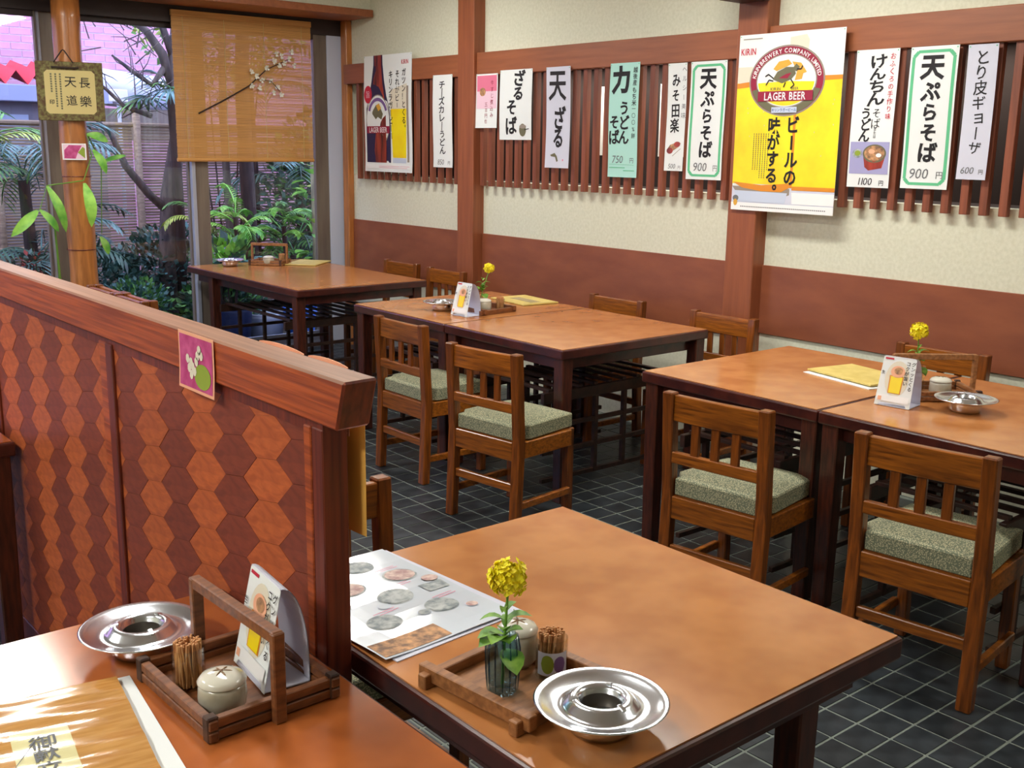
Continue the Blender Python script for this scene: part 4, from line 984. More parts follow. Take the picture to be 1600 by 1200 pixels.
# 6 chikara udon soba
t, s, w, h = wall_sheet('menu_strip', 'mint green menu strip for chikara udon and soba at 750 yen', 'menu', 4.441, 4.219, 1.389, 2.002, mat='mint')
s.vtext('力', -0.02, h*0.47, 0.145, MT['ink'], 2, off=0.045, jit=0.2, sx=0.95); s.vtext('うどん', 0.008, h*0.17, 0.078, MT['ink'], 2, off=0.03, jit=0.4); s.vtext('そば', -0.065, h*0.05, 0.078, MT['ink'], 2, off=0.03, jit=0.4, pitch=1.05)
s.vtext('越後産', w*0.36, h*0.46, 0.032, MT['ink'], 2, off=0.01, pitch=1.05); s.vtext('もち米', w*0.36, h*0.29, 0.034, MT['ink'], 2, off=0.018, pitch=1.0); s.vtext('一〇〇%餅', w*0.36, h*0.125, 0.030, MT['ink'], 2, off=0.0, pitch=1.2)
price(s, '750', -0.035, -h*0.34, 0.058, w=w); s.lines([(-w*0.45, -h*0.385, w*0.4, -h*0.39)], 0.0015, MT['green'], 2); s.lines([(-w*0.45, -h*0.415, w*0.1, -h*0.415), (w*0.05, -h*0.44, w*0.42, -h*0.44)], 0.004, MT['green'], 2)
# 7 miso dengaku
t, s, w, h = wall_sheet('menu_strip', 'narrow white menu strip for miso dengaku at 500 yen with a food photo', 'menu', 4.012, 3.880, 1.434, 1.982)
s.vtext('みそ田楽', -0.008, h*0.41, 0.072, MT['ink'], 2, off=0.022, pitch=1.07, jit=0.4, sx=0.85); s.vtext('ヘルシー美味', w*0.38, h*0.47, 0.032, MT['inkgrey'], 2, off=0.0, pitch=1.45, jit=0.3)
s.poly([(-0.052, -h*0.30), (-0.03, -h*0.255), (0.03, -h*0.225), (0.045, -h*0.24), (0.03, -h*0.275), (-0.03, -h*0.33)], MT['brownprint'], 2, 'food_print'); s.ell(-0.03, -h*0.31, 0.022, 0.016, MT['bottle'], 3, 'food_print'); s.ell(0.02, -h*0.25, 0.022, 0.014, MT['bottle'], 3, 'food_print'); s.lines([(-0.01, -h*0.36, 0.045, -h*0.29)], 0.003, MT['badgegrey'], 2)
price(s, '500', -0.010, -h*0.455, 0.036, w=w)
# 8, 11 tempura soba
for lab, a in (('green bordered menu strip for tempura soba, left of the nearer pillar', (3.855, 3.62, 1.395, 1.983)), ('green bordered menu strip for tempura soba, right of the large beer poster', (2.622, 2.405, 1.395, 1.985))):
    t, s, w, h = wall_sheet('menu_strip', lab, 'menu', *a)
    bx, by = w*0.43, h*0.465
    for (i0, i1) in ((1.0, 0.012), (0.93, 0.004)):
        X, Y, q = bx*i0, by*(0.985 if i0 < 1 else 1), 0.02
        s.lines([(-X+q, Y, X-q, Y), (X-q, Y, X, Y-q), (X, Y-q, X, -Y+q), (X, -Y+q, X-q, -Y), (X-q, -Y, -X+q, -Y), (-X+q, -Y, -X, -Y+q), (-X, -Y+q, -X, Y-q), (-X, Y-q, -X+q, Y)], i1, MT['green'], 1, 'border_print')
    s.vtext('天', 0.0, h*0.445, 0.105, MT['ink'], 2, off=0.035, jit=0.15, sx=1.0); s.vtext('ぷらそば', 0.002, h*0.255, 0.084, MT['ink'], 2, off=0.035, pitch=1.0, jit=0.35)
    price(s, '900', -0.025, -h*0.39, 0.062, w=w, ysz=0.034)
# 10 kenchin udon
t, s, w, h = wall_sheet('menu_strip', 'white menu strip for kenchin udon with a bowl photo at 1100 yen', 'menu', 2.888, 2.678, 1.391, 1.987)
s.vtext('けんちん', 0.005, h*0.465, 0.062, MT['ink'], 2, off=0.026, pitch=0.86, jit=0.5, sx=1.45); s.vtext('うどん', -0.034, h*0.085, 0.054, MT['ink'], 2, off=0.028, jit=0.5, pitch=0.9); s.vtext('そば', 0.018, h*0.08, 0.045, MT['ink'], 2, off=0.0, jit=0.4); s.vtext('または', 0.018, -h*0.06, 0.016, MT['inkgrey'], 2)
s.vtext('おふくろの手作り味', w*0.36, h*0.47, 0.030, MT['red'], 2, off=0.01, pitch=1.06, jit=0.4)
s.rect(-w*0.46, -h*0.40, w*0.46, -h*0.165, MT['purple'], 1, 'photo_print')
s.rect(-w*0.46, -h*0.40, w*0.46, -h*0.165, flat('lilac_photo_ground', (164, 162, 206), 0.6), 2, 'photo_print')
s.poly([(-0.03, -h*0.26), (0.082, -h*0.26), (0.065, -h*0.355), (0.0, -h*0.375), (-0.02, -h*0.35)], MT['bottle'], 3, 'bowl_print')
s.ell(0.026, -h*0.25, 0.058, 0.040, MT['olive'], 4, 'bowl_print'); s.ell(0.026, -h*0.248, 0.050, 0.033, MT['brownprint'], 5, 'food_print'); s.ell(0.048, -h*0.262, 0.014, 0.009, MT['white'], 6, 'food_print'); s.ell(0.012, -h*0.235, 0.016, 0.010, MT['peach'], 6, 'food_print')
s.ell(-0.060, -h*0.25, 0.024, 0.020, MT['greyprint'], 3, 'side_dish_print'); s.ell(-0.058, -h*0.248, 0.015, 0.012, MT['leafprint'], 4, 'side_dish_print')
price(s, '1100', -0.015, -h*0.455, 0.046, mat='ink', w=w, ysz=0.026)
# 12 torikawa gyoza
t, s, w, h = wall_sheet('menu_strip', 'grey white menu strip for chicken skin gyoza at 600 yen, farthest right', 'menu', 2.366, 2.237, 1.441, 1.980, mat='papergrey')
s.vtext('とり皮ギョーザ', -0.0, h*0.46, 0.060, flat('faded_ink', (60, 58, 78), 0.7) and MT['ink'], 2, off=0.008, pitch=1.0, jit=0.45)
price(s, '600', -0.018, -h*0.43, 0.040, w=w)

# 9 the large beer poster
t, s, w, h = wall_sheet('beer_poster', 'large yellow beer poster with a round emblem hung over the nearer pillar', 'poster', 3.520, 2.927, 1.257, 2.088, group='beer posters on the lattice', x=4.350, bend=lambda a, b: 0.004+0.002*math.sin(b*6)+0.012*max(0, a-0.2)*(1 if b > 0.3 else 0.4), tilt=0.0)
def P9(u, v): return (-w/2+w*u, h/2-h*v)
def poly9(pts, m, lay, nm='print'): s.poly([P9(*p) for p in pts], MT[m], lay, nm)
s.rect(*P9(0.0, 0.955), *P9(1.0, 0.86), MT['papergrey'], 1, 'table_print')
poly9([(0.0, 0.86), (0.58, 0.865), (0.58, 0.90), (0.5, 0.92), (0.25, 0.925), (0.05, 0.90)], 'badgegrey', 2, 'glass_foot')
poly9([(0.02, 0.885), (0.56, 0.89), (0.54, 0.95), (0.07, 0.95)], 'paleblue', 3, 'glass_foot'); poly9([(0.60, 0.885), (1.0, 0.885), (1.0, 0.95), (0.61, 0.95)], 'white', 3, 'glass_foot')
s.rect(*P9(0.0, 0.845), *P9(0.575, 0.27), MT['yellow'], 2, 'beer_print', nx=6, ny=10); s.rect(*P9(0.60, 0.865), *P9(1.0, 0.245), MT['yellow'], 2, 'beer_print', nx=5, ny=10)
s.rect(*P9(0.575, 0.86), *P9(0.60, 0.25), MT['amber'], 2, 'glass_edge')
poly9([(0.0, 0.835), (0.1, 0.868), (0.3, 0.885), (0.5, 0.885), (0.575, 0.86), (0.575, 0.835), (0.3, 0.85), (0.1, 0.84)], 'amber', 3, 'beer_edge'); poly9([(0.60, 0.85), (1.0, 0.85), (1.0, 0.872), (0.60, 0.872)], 'amber', 3, 'beer_edge')
poly9([(0.0, 0.272), (0.2, 0.258), (0.2, 0.29), (0.0, 0.30)], 'amber', 3, 'beer_edge'); poly9([(0.8, 0.245), (1.0, 0.245), (1.0, 0.268), (0.8, 0.272)], 'amber', 3, 'beer_edge')
poly9([(0.0, 0.27), (0.15, 0.26), (0.15, 0.18), (0.0, 0.18)], 'foam', 1, 'foam_print'); poly9([(0.5, 0.03), (0.65, 0.02), (0.68, 0.05), (0.67, 0.13), (0.5, 0.12)], 'foam', 1, 'foam_print')
bx, by = P9(0.485, 0.265)
s.ell(bx, by, 0.214, 0.162, MT['badgegrey'], 4, 'badge_rim', n=48); s.ell(bx, by, 0.206, 0.155, MT['wine'], 5, 'badge_ring', n=48)
s.ell(bx, by, 0.172, 0.123, MT['badgegrey'], 6, 'badge_inner_rim', n=48); s.ell(bx, by, 0.166, 0.118, MT['paper'], 7, 'badge_field', n=48)
s.ell(bx, by-0.004, 0.20, 0.15, MT['olive'], 6, 'badge_foot', n=30, a0=PI+0.25, a1=2*PI-0.25, inner=0.80)
s.ell(bx, by-0.002, 0.160, 0.112, MT['yellow'], 8, 'badge_lower', n=30, a0=PI+0.05, a1=2*PI-0.05)
s.htext('KIRIN BREWERY COMPANY, LIMITED', bx, by+0.0, 0.029, MT['white'], 8, off=0.012, sx=0.92, arc=(0.187, 0.137, PI-0.12, 0.12))
# emblem: a leaping long-maned beast, built from simple shapes
def em(pts, m, lay): s.poly([(bx+a, by+b) for a, b in pts], MT[m], lay, 'emblem_print')
em([(-0.075, 0.055), (-0.045, 0.088), (0.01, 0.095), (0.03, 0.075), (-0.01, 0.06), (-0.055, 0.045)], 'gold', 9)
em([(0.03, 0.085), (0.08, 0.078), (0.115, 0.035), (0.095, 0.03), (0.09, 0.005), (0.05, 0.0), (0.06, 0.04)], 'gold', 9)
em([(-0.075, 0.008), (-0.05, 0.042), (0.0, 0.062), (0.04, 0.060), (0.055, 0.03), (0.03, 0.005), (-0.02, -0.012)], 'olive', 10)
em([(0.03, 0.05), (0.055, 0.075), (0.075, 0.060), (0.06, 0.040)], 'olive', 11)
em([(-0.04, 0.012), (0.0, 0.030), (0.03, 0.035), (0.01, 0.010)], 'wine', 11)
s.lines([(bx-0.07, by+0.012, bx-0.10, by+0.032), (bx-0.10, by+0.032, bx-0.118, by+0.022), (bx-0.07, by+0.0, bx-0.095, by+0.006), (bx-0.095, by+0.006, bx-0.112, by-0.018), (bx+0.03, by+0.005, bx+0.05, by-0.02), (bx+0.05, by-0.02, bx+0.03, by-0.035), (bx-0.0, by-0.008, bx-0.01, by-0.03), (bx+0.06, by+0.05, bx+0.085, by+0.05), (bx+0.085, by+0.05, bx+0.09, by+0.065)], 0.006, MT['ink'], 12, 'emblem_lines')
s.htext('KIRIN', bx-0.055, by-0.036, 0.020, MT['olive'], 11, off=0.01, sx=1.1); s.htext('BEER', bx+0.055, by-0.036, 0.018, MT['olive'], 11, off=0.01)
s.rect(bx-0.156, by-0.092, bx+0.156, by-0.046, MT['wine'], 12, 'ribbon_print'); s.htext('LAGER BEER', bx, by-0.069, 0.050, MT['white'], 13, off=0.014, sx=0.80)
s.rect(bx-0.072, by-0.146, bx+0.072, by-0.120, MT['paleblue'], 12, 'plate_print'); s.htext('キリンラガービール', bx, by-0.133, 0.0165, MT['blue'], 13, off=0.02, sx=0.95)
s.htext('KIRIN', -w*0.5+0.058, h*0.5-0.078, 0.043, MT['red'], 4, off=0.016, sx=0.78)
s.lines([(-w*0.46, h*0.475, -w*0.27, h*0.475)], 0.004, MT['badgegrey'], 3)
x1, y1 = P9(0.575, 0.46); s.vtext('ビールの', x1, y1, 0.083, MT['ink'], 5, off=0.03, pitch=0.97, sx=0.92)
x1, y1 = P9(0.395, 0.465); s.vtext('味がする。', x1, y1, 0.080, MT['ink'], 5, off=0.03, pitch=0.97, sx=0.92)
sg = []
for k in range(7):
    xx, yy = P9(0.345-0.024*k, 0.555); n = 22 if k in (1, 2, 3) else 18
    for q in range(n): sg.append((xx, yy-q*0.0098, xx, yy-q*0.0098-0.0066))
s.lines(sg, 0.0042, MT['olive'], 5, 'small_print')
s.rect(*P9(0.0, 1.0), *P9(1.0, 0.955), MT['white'], 4, 'footer', ny=2); sg = []
for q in range(46): sg.append((-w*0.40+q*0.0108, -h*0.478, -w*0.40+q*0.0108+0.007, -h*0.478))
s.lines(sg, 0.005, MT['inkgrey'], 5, 'footer_print'); s.ell(-w*0.455, -h*0.455, 0.012, 0.016, MT['gold'], 6, 'footer_mark'); s.ell(-w*0.455, -h*0.43, 0.018, 0.014, MT['inkgrey'], 5, 'footer_mark')
for k in range(14):
    a, c_ = random.uniform(-0.45, 0.45)*w, random.uniform(-0.3, 0.15)*h
    s.ell(a, c_, 0.0025, 0.0035, MT['label'], 4, 'droplet_print', n=8)

# ================================================================== AT THE WINDOW
col = thing('log_column', 'round varnished orange log column standing before the window', 'column', (2.335, 7.15, 0))
pts = [(0.004*math.sin(z*3), 0.004*math.cos(z*2.3), z) for z in [k*0.12 for k in range(21)]]
MB().tube(pts, [0.088-0.006*(k/20)+0.0025*math.sin(k*1.7) for k in range(21)], 24).build('trunk', MT['log'], col, smooth=True)
for z in (0.86, 1.32): MB().lathe([(0.0895, 0), (0.0905, 0.003), (0.0895, 0.006)], 24, c=(0, 0, z)).build('growth_ring', MT['stile'], col)
FRONT = (PI/2, 0, 0)
def front_sheet(name, label, cat, x, y, z, yaw=0.0):
    t = thing(name, label, cat, (x, y, z)); t.rotation_euler = (PI/2, 0, yaw); return t
yawf = -0.32
pq = front_sheet('hanging_plaque', 'square calligraphy card in a brown brocade frame hung on the log column', 'plaque', 2.30, 7.045, 1.840, yawf)
# frame with its own thickness
PW, PH = 0.385, 0.352
cbox('frame_board', MT['brocade'], pq, -PW/2, PW/2, -PH/2, PH/2, -0.014, 0.0, 0.003)
s = Sheet(pq, lambda x, y: 0.0008)
s.rect(-0.145, -0.135, 0.145, 0.125, MT['card'], 1, 'card')
s.vtext('長樂', 0.085, 0.088, 0.070, MT['ink'], 3, off=0.004, jit=0.3, pitch=1.6); s.vtext('天道', 0.003, 0.092, 0.070, MT['ink'], 3, off=0.004, jit=0.3, pitch=1.6)
sg = []
for k, n in ((0, 15), (1, 14), (2, 8)):
    for q in range(n): sg.append((-0.055-0.026*k, 0.105-q*0.0145, -0.053-0.026*k, 0.095-q*0.0145))
s.lines(sg, 0.010, MT['olive'], 3, 'small_writing'); s.vtext('印', -0.108, -0.05, 0.03, MT['ink'], 3)
for (a, b_) in ((-1, -1), (1, -1), (1, 1), (-1, 1)):
    X, Y = a*0.145, (0.125 if b_ > 0 else -0.135); s.poly([(X, Y), (X-a*0.018, Y), (X, Y-b_*0.018)] if a*b_ > 0 else [(X, Y), (X, Y-b_*0.018), (X-a*0.018, Y)], MT['brocade'], 4, 'corner_mount')
MB().tube([(-0.085, 0.17, 0.004), (-0.035, 0.24, 0.002), (-0.028, 0.245, 0.0), (-0.02, 0.24, 0.002), (0.025, 0.17, 0.004)], 0.004, 8).build('hanging_cord', MT['cord'], pq)
MB().tube([(-0.10, 0.142, 0.006), (0.03, 0.139, 0.008), (0.055, 0.142, 0.006)], 0.006, 8).build('cord_bar', MT['cord'], pq)
pc = front_sheet('photo_card', 'small purple and green photo card stuck on the log column below the plaque', 'card', 2.300, 7.052, 1.477, -0.30)
s = Sheet(pc, lambda x, y: 0.0); s.paper(0.140, 0.100, MT['white'], nx=2, ny=2, name='card')
s.rect(-0.064, -0.044, 0.064, 0.044, MT['palepink'], 1, 'photo_print'); s.poly([(-0.060, -0.040), (0.005, -0.042), (0.02, -0.005), (0.045, 0.038), (-0.03, 0.040), (-0.058, 0.01)], MT['magenta'], 2, 'photo_print'); s.poly([(0.02, -0.005), (0.06, -0.04), (0.062, 0.02), (0.05, 0.03)], MT['leafprint'], 3, 'photo_print')

# reed blind hanging just outside the glass
bl = thing('reed_blind', 'brown bamboo reed blind hanging over the upper half of the right window', 'blind', (3.615, 7.335, 0))
bx0, bx1, bz0, bz1 = -0.53, 0.53, 1.437, 2.385
rb = MB(); z = bz0
k = 0
while z < bz1:
    hw = random.uniform(0.0023, 0.0028); dx = random.uniform(0, 0.004)
    rb.box(bx0+dx, bx1-dx, -0.0015, 0.0015, z-hw, z+hw); z += 0.0058; k += 1
tag(rb.build('reeds', MT['blind'], bl), kind='stuff')
MB().tube([(bx0, 0, bz0-0.012), (bx1, 0, bz0-0.012)], 0.013, 10).build('bottom_roll', MT['blind'], bl)
cbox('head_batten', MT['blind'], bl, bx0, bx1, -0.012, 0.012, bz1-0.01, bz1+0.03, 0.002)
for xx in (-0.45, -0.15, 0.15, 0.45): MB().tube([(xx, -0.004, bz0-0.02), (xx, -0.004, bz1)], 0.0016, 5).build('binding_cord', MT['card'], bl)
# white blossom twig fixed across the window
tw = thing('blossom_twig', 'thin twig of white blossoms crossing in front of the reed blind', 'twig', (3.25, 7.325, 1.74))
P_ = [(0, 0, 0), (0.19, 0, 0.095), (0.38, -0.01, 0.20), (0.52, -0.01, 0.32), (0.70, -0.01, 0.40)]
b = MB(); b.tube(P_, [0.006, 0.0055, 0.005, 0.004, 0.002], 6); b.tube([(0.43, -0.01, 0.25), (0.55, -0.02, 0.24), (0.62, -0.02, 0.17)], [0.003, 0.003, 0.002], 5); b.build('branch', MT['cord'], tw)
bm = noisy('white_blossom', (206, 206, 190), (236, 236, 224), (1, 1, 1), 30, rough=0.7)
rnd = random.Random(3)
for (cx_, cz) in ((0.40, 0.20), (0.44, 0.27), (0.40, 0.30), (0.48, 0.24), (0.52, 0.33), (0.58, 0.38), (0.64, 0.42), (0.62, 0.35), (0.70, 0.40), (0.72, 0.45), (0.66, 0.37), (0.55, 0.24), (0.60, 0.20), (0.63, 0.15), (0.57, 0.16), (0.46, 0.19), (0.74, 0.36), (0.60, 0.43)):
    fb = MB()
    for kk in range(5):
        an = kk*1.2566+rnd.random(); r_ = rnd.uniform(0.018, 0.026); d = Vector((math.cos(an), -0.25, math.sin(an)))
        s_ = Vector((-math.sin(an), 0, math.cos(an))); o = Vector((0, 0, 0))
        fb.add([o, o+d*r_*0.6+s_*r_*0.38, o+d*r_, o+d*r_*0.6-s_*r_*0.38], [(0, 1, 2, 3)])
    fb.build('blossom', bm, tw, loc=(cx_, -0.015, cz))
# ================================================================== GARDEN BEHIND THE GLASS
soil = noisy('garden_soil', (44, 38, 34), (74, 66, 58), (1, 1, 1), 8, rough=0.95, bump=0.5)
struct(MB().box(-6, 16, YW+0.1, 15.5, -0.2, -0.06).build('ground', soil))
# neighbouring building of pink-lit brick: bricks in view one by one, the rest joined
brick = noisy('pink_red_brick', (204, 144, 172), (220, 164, 188), (1, 1, 1), 3, rough=0.85, rand=0.08)
mort = flat('pale_mortar', (226, 214, 228), 0.9)
bd = thing('brick_building', 'tall building of pinkish red brick rising beyond the garden', 'building', (0, 13.5, 0))
MB().box(-6, 14, 0.006, 0.3, -0.1, 7).build('mortar_wall', mort, bd)
bsrc = MB().box(-0.112, 0.112, -0.006, 0.006, -0.034, 0.034).build('s', brick); bdat = bsrc.data; bpy.data.objects.remove(bsrc)
nb = 0; rb = MB(); cells = []
for j in range(-1, 82):
    for i in range(-26, 58):
        x = i*0.236+(0.118 if j % 2 else 0); z = 0.04+j*0.082
        if -5.9 < x < 13.9: cells.append((x, z))
def vis(x, z): return (3.4 < x < 4.25 and 2.35 < z < 3.15) or (4.45 < x < 5.65 and 1.9 < z < 3.15)
for (x, z) in cells:
    if vis(x, z) and nb < 298:
        o = bpy.data.objects.new('brick', bdat); COL.objects.link(o); o.parent = bd; o.location = (x, 0, z); nb += 1
    elif x < 10 and z < 5: rb.box(x-0.112, x+0.112, -0.006, 0.006, z-0.034, z+0.034)
tag(rb.build('bricks', brick, bd), kind='stuff')
# lean-to annex with red awning and gutter
an = thing('garden_annex', 'low grey annex with a red zigzag roof edge and pale gutter at upper left', 'building', (3.2, 12.2, 0))
awn = flat('red_roof', (232, 74, 84), 0.6)
cbox('wall', flat('annex_wall', (120, 116, 128), 0.8), an, -3.5, 1.15, 0.1, 1.0, 0, 2.05, 0)
cbox('gutter', flat('pale_gutter', (150, 156, 186), 0.5), an, -3.5, 1.2, -0.08, 0.10, 1.93, 2.10, 0.01)
cbox('window_pane', flat('annex_window', (150, 160, 186), 0.2), an, -0.1, 0.35, 0.05, 0.1, 1.2, 1.8, 0)
for i in range(20):
    x = -3.4+i*0.22
    MB().add([(x, -0.06, 2.10), (x+0.22, -0.06, 2.10), (x+0.11, -0.06, 2.24), (x, 0.9, 2.26), (x+0.22, 0.9, 2.26), (x+0.11, 0.9, 2.40)], [(0, 2, 5, 3), (2, 1, 4, 5)]).build('roof_corrugation', awn, an)
cy_ = thing('white_tank', 'pale rounded tank lying above the fence behind the bare branches', 'tank', (5.0, 12.6, 2.05))
MB().tube([(-0.75, 0, 0.10), (-0.70, 0, 0.10), (0.35, 0, 0.0), (0.40, 0, 0.0)], [0.14, 0.2, 0.2, 0.14], 16).build('shell', flat('white_tank', (200, 204, 230), 0.4), cy_, smooth=True)
MB().box(-0.6, 0.3, -0.1, 0.1, -0.5, -0.15).build('support', MT['frame'], cy_)
lp = thing('garden_lamp', 'small white floodlight on a thin post above the fence', 'lamp', (4.05, 11.0, 0))
MB().tube([(0, 0, 0), (0, 0, 1.95)], 0.018, 8).build('post', MT['jamb'], lp); cbox('head', MT['white'], lp, -0.08, 0.08, -0.05, 0.05, 1.92, 2.04, 0.01)
# bamboo screen fence
fe = thing('bamboo_fence', 'brown bamboo screen fence closing off the garden', 'fence', (0, 10.0, 0))
cane = noisy('brown_cane', (124, 104, 90), (172, 148, 126), (0.3, 8, 8), 6, rough=0.8, lo=0.3, hi=0.7)
cb = MB(); z = 0.0
while z < 1.68:
    dz = random.uniform(-0.002, 0.002)
    for (x0, x1) in ((-5, 3.78), (3.86, 4.30), (4.36, 9)):
        cb.tube([(x0, 0, z+dz), (x1, 0, z)], 0.0115, 5, cap=False)
    z += 0.0265
tag(cb.build('canes', cane, fe), kind='stuff')
for x in (1.4, 2.6, 3.82, 4.33, 5.6, 6.8):
    MB().tube([(x, -0.03, -0.1), (x, -0.03, 1.80)], 0.035, 10).build('fence_post', cane, fe, smooth=True)
MB().tube([(-5, -0.02, 1.69), (9, -0.02, 1.69)], 0.02, 8).build('top_rail', cane, fe)
MB().tube([(-5, -0.05, 0.62), (9, -0.05, 0.62)], 0.016, 8).build('tie_rail', cane, fe)
# trees
bark = noisy('mossy_bark', (62, 54, 58), (104, 92, 88), (4, 4, 1), 6, rough=0.95, bump=0.6)
def tree(label, x, y, paths, name='garden_tree'):
    t = thing(name, label, 'tree', (x, y, 0)); 
    MB().tube([(p[0]-x, p[1]-y, p[2]) for p in paths[0][0]], paths[0][1], 10).build('trunk', bark, t, smooth=True)
    for pts, r in paths[1:]:
        MB().tube([(p[0]-x, p[1]-y, p[2]) for p in pts], r, 7).build('branch', bark, t, smooth=True)
    return t
rt = random.Random(11)
t1 = tree('bare garden tree with a thick mossy trunk left of the blind', 3.66, 9.0, [
    ([(3.66, 9, -0.1), (3.68, 9, 0.7), (3.70, 9, 1.1), (3.80, 9, 1.6), (3.79, 9, 2.1), (3.86, 9, 2.7)], [0.12, 0.09, 0.08, 0.065, 0.055, 0.045]),
    ([(3.70, 9, 0.95), (3.5, 8.95, 1.12), (3.3, 8.9, 1.35), (3.2, 8.9, 1.6), (3.05, 8.9, 1.75)], [0.04, 0.034, 0.03, 0.022, 0.012]),
    ([(3.79, 9, 1.95), (3.70, 9, 2.25), (3.58, 9, 2.42), (3.40, 9, 2.55), (3.2, 9, 2.75)], [0.045, 0.04, 0.032, 0.025, 0.015]),
    ([(3.72, 9, 2.15), (3.6, 9, 2.0), (3.45, 9.02, 2.1), (3.30, 9.05, 2.22)], [0.03, 0.025, 0.018, 0.008]),
    ([(3.80, 9, 2.2), (3.70, 9, 2.5), (3.66, 9.0, 2.8)], [0.035, 0.028, 0.02]),
    ([(3.58, 9, 1.75), (3.36, 9, 1.82), (3.22, 9, 1.95), (3.0, 9, 2.1)], [0.022, 0.018, 0.014, 0.006]),
])
tw_ = MB()
for k in range(70):
    a = Vector((rt.uniform(2.9, 3.8), 9+rt.uniform(-0.3, 0.3), rt.uniform(1.7, 2.7))); d = Vector((rt.uniform(-1, 0.6), rt.uniform(-0.3, 0.3), rt.uniform(-0.2, 1))).normalized()
    l = rt.uniform(0.12, 0.4); m_ = a+d*l*0.5+Vector((rt.uniform(-.03, .03), 0, rt.uniform(-.03, .03)))
    tw_.tube([a-Vector((3.66, 9, 0)), m_-Vector((3.66, 9, 0)), a+d*l-Vector((3.66, 9, 0))], [0.006, 0.004, 0.002], 4)
tag(tw_.build('twigs', bark, t1), kind='stuff')
dkb = noisy('dark_bark', (34, 26, 28), (62, 46, 44), (6, 6, 1), 6, rough=0.95)
def post_tree(label, x, y, r, top, m=None):
    t = thing('garden_tree', label, 'tree', (x, y, 0))
    MB().tube([(0, 0, -0.1), (0.01, 0, 0.6), (-0.02, 0, top*0.6), (0.03, 0, top)], [r*1.15, r, r*0.95, r*0.85], 12).build('trunk', m or dkb, t, smooth=True)
    return t
post_tree('dark straight trunk standing below the reed blind', 4.42, 9.0, 0.065, 3.2)
post_tree('thin grey trunk beside the dark straight one', 4.30, 9.15, 0.035, 3.0, bark)
# palm-like fronds
gl = {k: noisy('foliage_'+k, a, b, (1, 1, 1), 12, rough=0.45, rand=0.12) for k, a, b in (
    ('bluegreen', (46, 84, 78), (104, 150, 150)), ('green', (50, 104, 52), (112, 168, 78)), ('dark', (26, 50, 44), (66, 104, 84)), ('bright', (84, 160, 56), (160, 214, 90)), ('yellowgreen', (120, 150, 50), (190, 200, 90)), ('redleaf', (120, 30, 30), (170, 60, 50)))}
def frond(parent, mat, base, az, el, L, nl=16, fan=False, lw=0.022, rnd=rt):
    b = MB(); base = Vector(base); pts = []
    for i in range(9):
        s_ = i/8; e2 = el-1.5*s_*s_; 
        pts.append(base if i == 0 else pts[-1]+Vector((math.cos(az)*math.cos(e2), math.sin(az)*math.cos(e2), math.sin(e2)))*L/8)
    b.tube(pts, [0.006]*8+[0.002], 5)
    side = Vector((-math.sin(az), math.cos(az), 0))
    if fan:
        c = pts[4]
        for k in range(nl):
            a = (k/(nl-1)-0.5)*3.6; d = (pts[5]-pts[3]).normalized()*math.cos(a)+side*math.sin(a)
            leaf_mesh(b, c, c+d*L*0.55+Vector((0, 0, -L*0.22)), lw*1.3, curl=0.12, n=4)
    else:
        for k in range(nl):
            s_ = 0.15+0.85*k/nl; i = min(7, int(s_*8)); p = pts[i].lerp(pts[i+1], s_*8-i); dr = (pts[i+1]-pts[i]).normalized()
            for sg_ in (-1, 1):
                leaf_mesh(b, p, p+(side*sg_*0.75+dr*0.6+Vector((0, 0, -0.35)))*L*0.33*(1-0.5*s_), lw, curl=0.1, n=3)
    return b.build('frond', mat, parent, smooth=True)
def palm(label, x, y, z0, n, L, mats, fan, trunk=None, lw=0.022, azr=(0, 6.28), cat='palm'):
    t = thing('palm', label, cat, (x, y, 0))
    if trunk: MB().tube([(0, 0, -0.1), (0.02, 0, z0*0.5), (0, 0, z0)], trunk, 10).build('trunk', dkb, t, smooth=True)
    for k in range(n):
        az = azr[0]+(azr[1]-azr[0])*(k+rt.uniform(-0.3, 0.3))/n
        frond(t, gl[mats[k % len(mats)]], (0, 0, z0+rt.uniform(-0.2, 0.1)), az, rt.uniform(0.2, 1.2), L*rt.uniform(0.75, 1.1), 14, fan, lw)
    return t
palm('drooping fan palm head beside the mossy trunk', 3.72, 8.9, 1.95, 10, 0.5, ['green', 'bluegreen'], True, [0.04, 0.04, 0.04], 0.018)
palm('blue green palm filling the left window above the partition', 2.42, 8.6, 1.25, 16, 0.85, ['bluegreen', 'green', 'bluegreen'], False, [0.05, 0.05, 0.04])
palm('lower palm thicket at the left edge of the window', 2.45, 8.4, 0.65, 16, 0.8, ['dark', 'bluegreen'], False, [0.05, 0.05, 0.04])
palm('yellow green palm at the upper left window', 2.15, 8.9, 1.55, 10, 0.7, ['green', 'yellowgreen'], False, [0.04, 0.04, 0.03])
palm('dark palm thicket right of the dark trunk', 5.15, 9.4, 1.15, 16, 1.0, ['dark', 'bluegreen', 'dark'], False, [0.06, 0.05, 0.04])
palm('dark fern palm low down between trunk and ivy', 4.80, 8.9, 0.55, 14, 0.8, ['dark', 'green'], False, [0.05, 0.05, 0.04])
palm('pale small palm right beside the white mullion', 3.85, 8.7, 0.85, 8, 0.42, ['yellowgreen', 'green'], False, [0.03, 0.03, 0.02], 0.016)
palm('bright green spiky plant left of the dark trunk', 3.98, 8.35, 0.95, 12, 0.34, ['bright'], False, [0.02, 0.02, 0.02], 0.02)
palm('bright green spiky plant right of the dark trunk', 4.47, 8.45, 0.85, 12, 0.36, ['green', 'bright'], False, [0.02, 0.02, 0.02], 0.02)
palm('deep background palm behind the blind', 4.7, 9.5, 2.1, 12, 0.9, ['green', 'dark', 'yellowgreen'], False, [0.07, 0.06, 0.05])
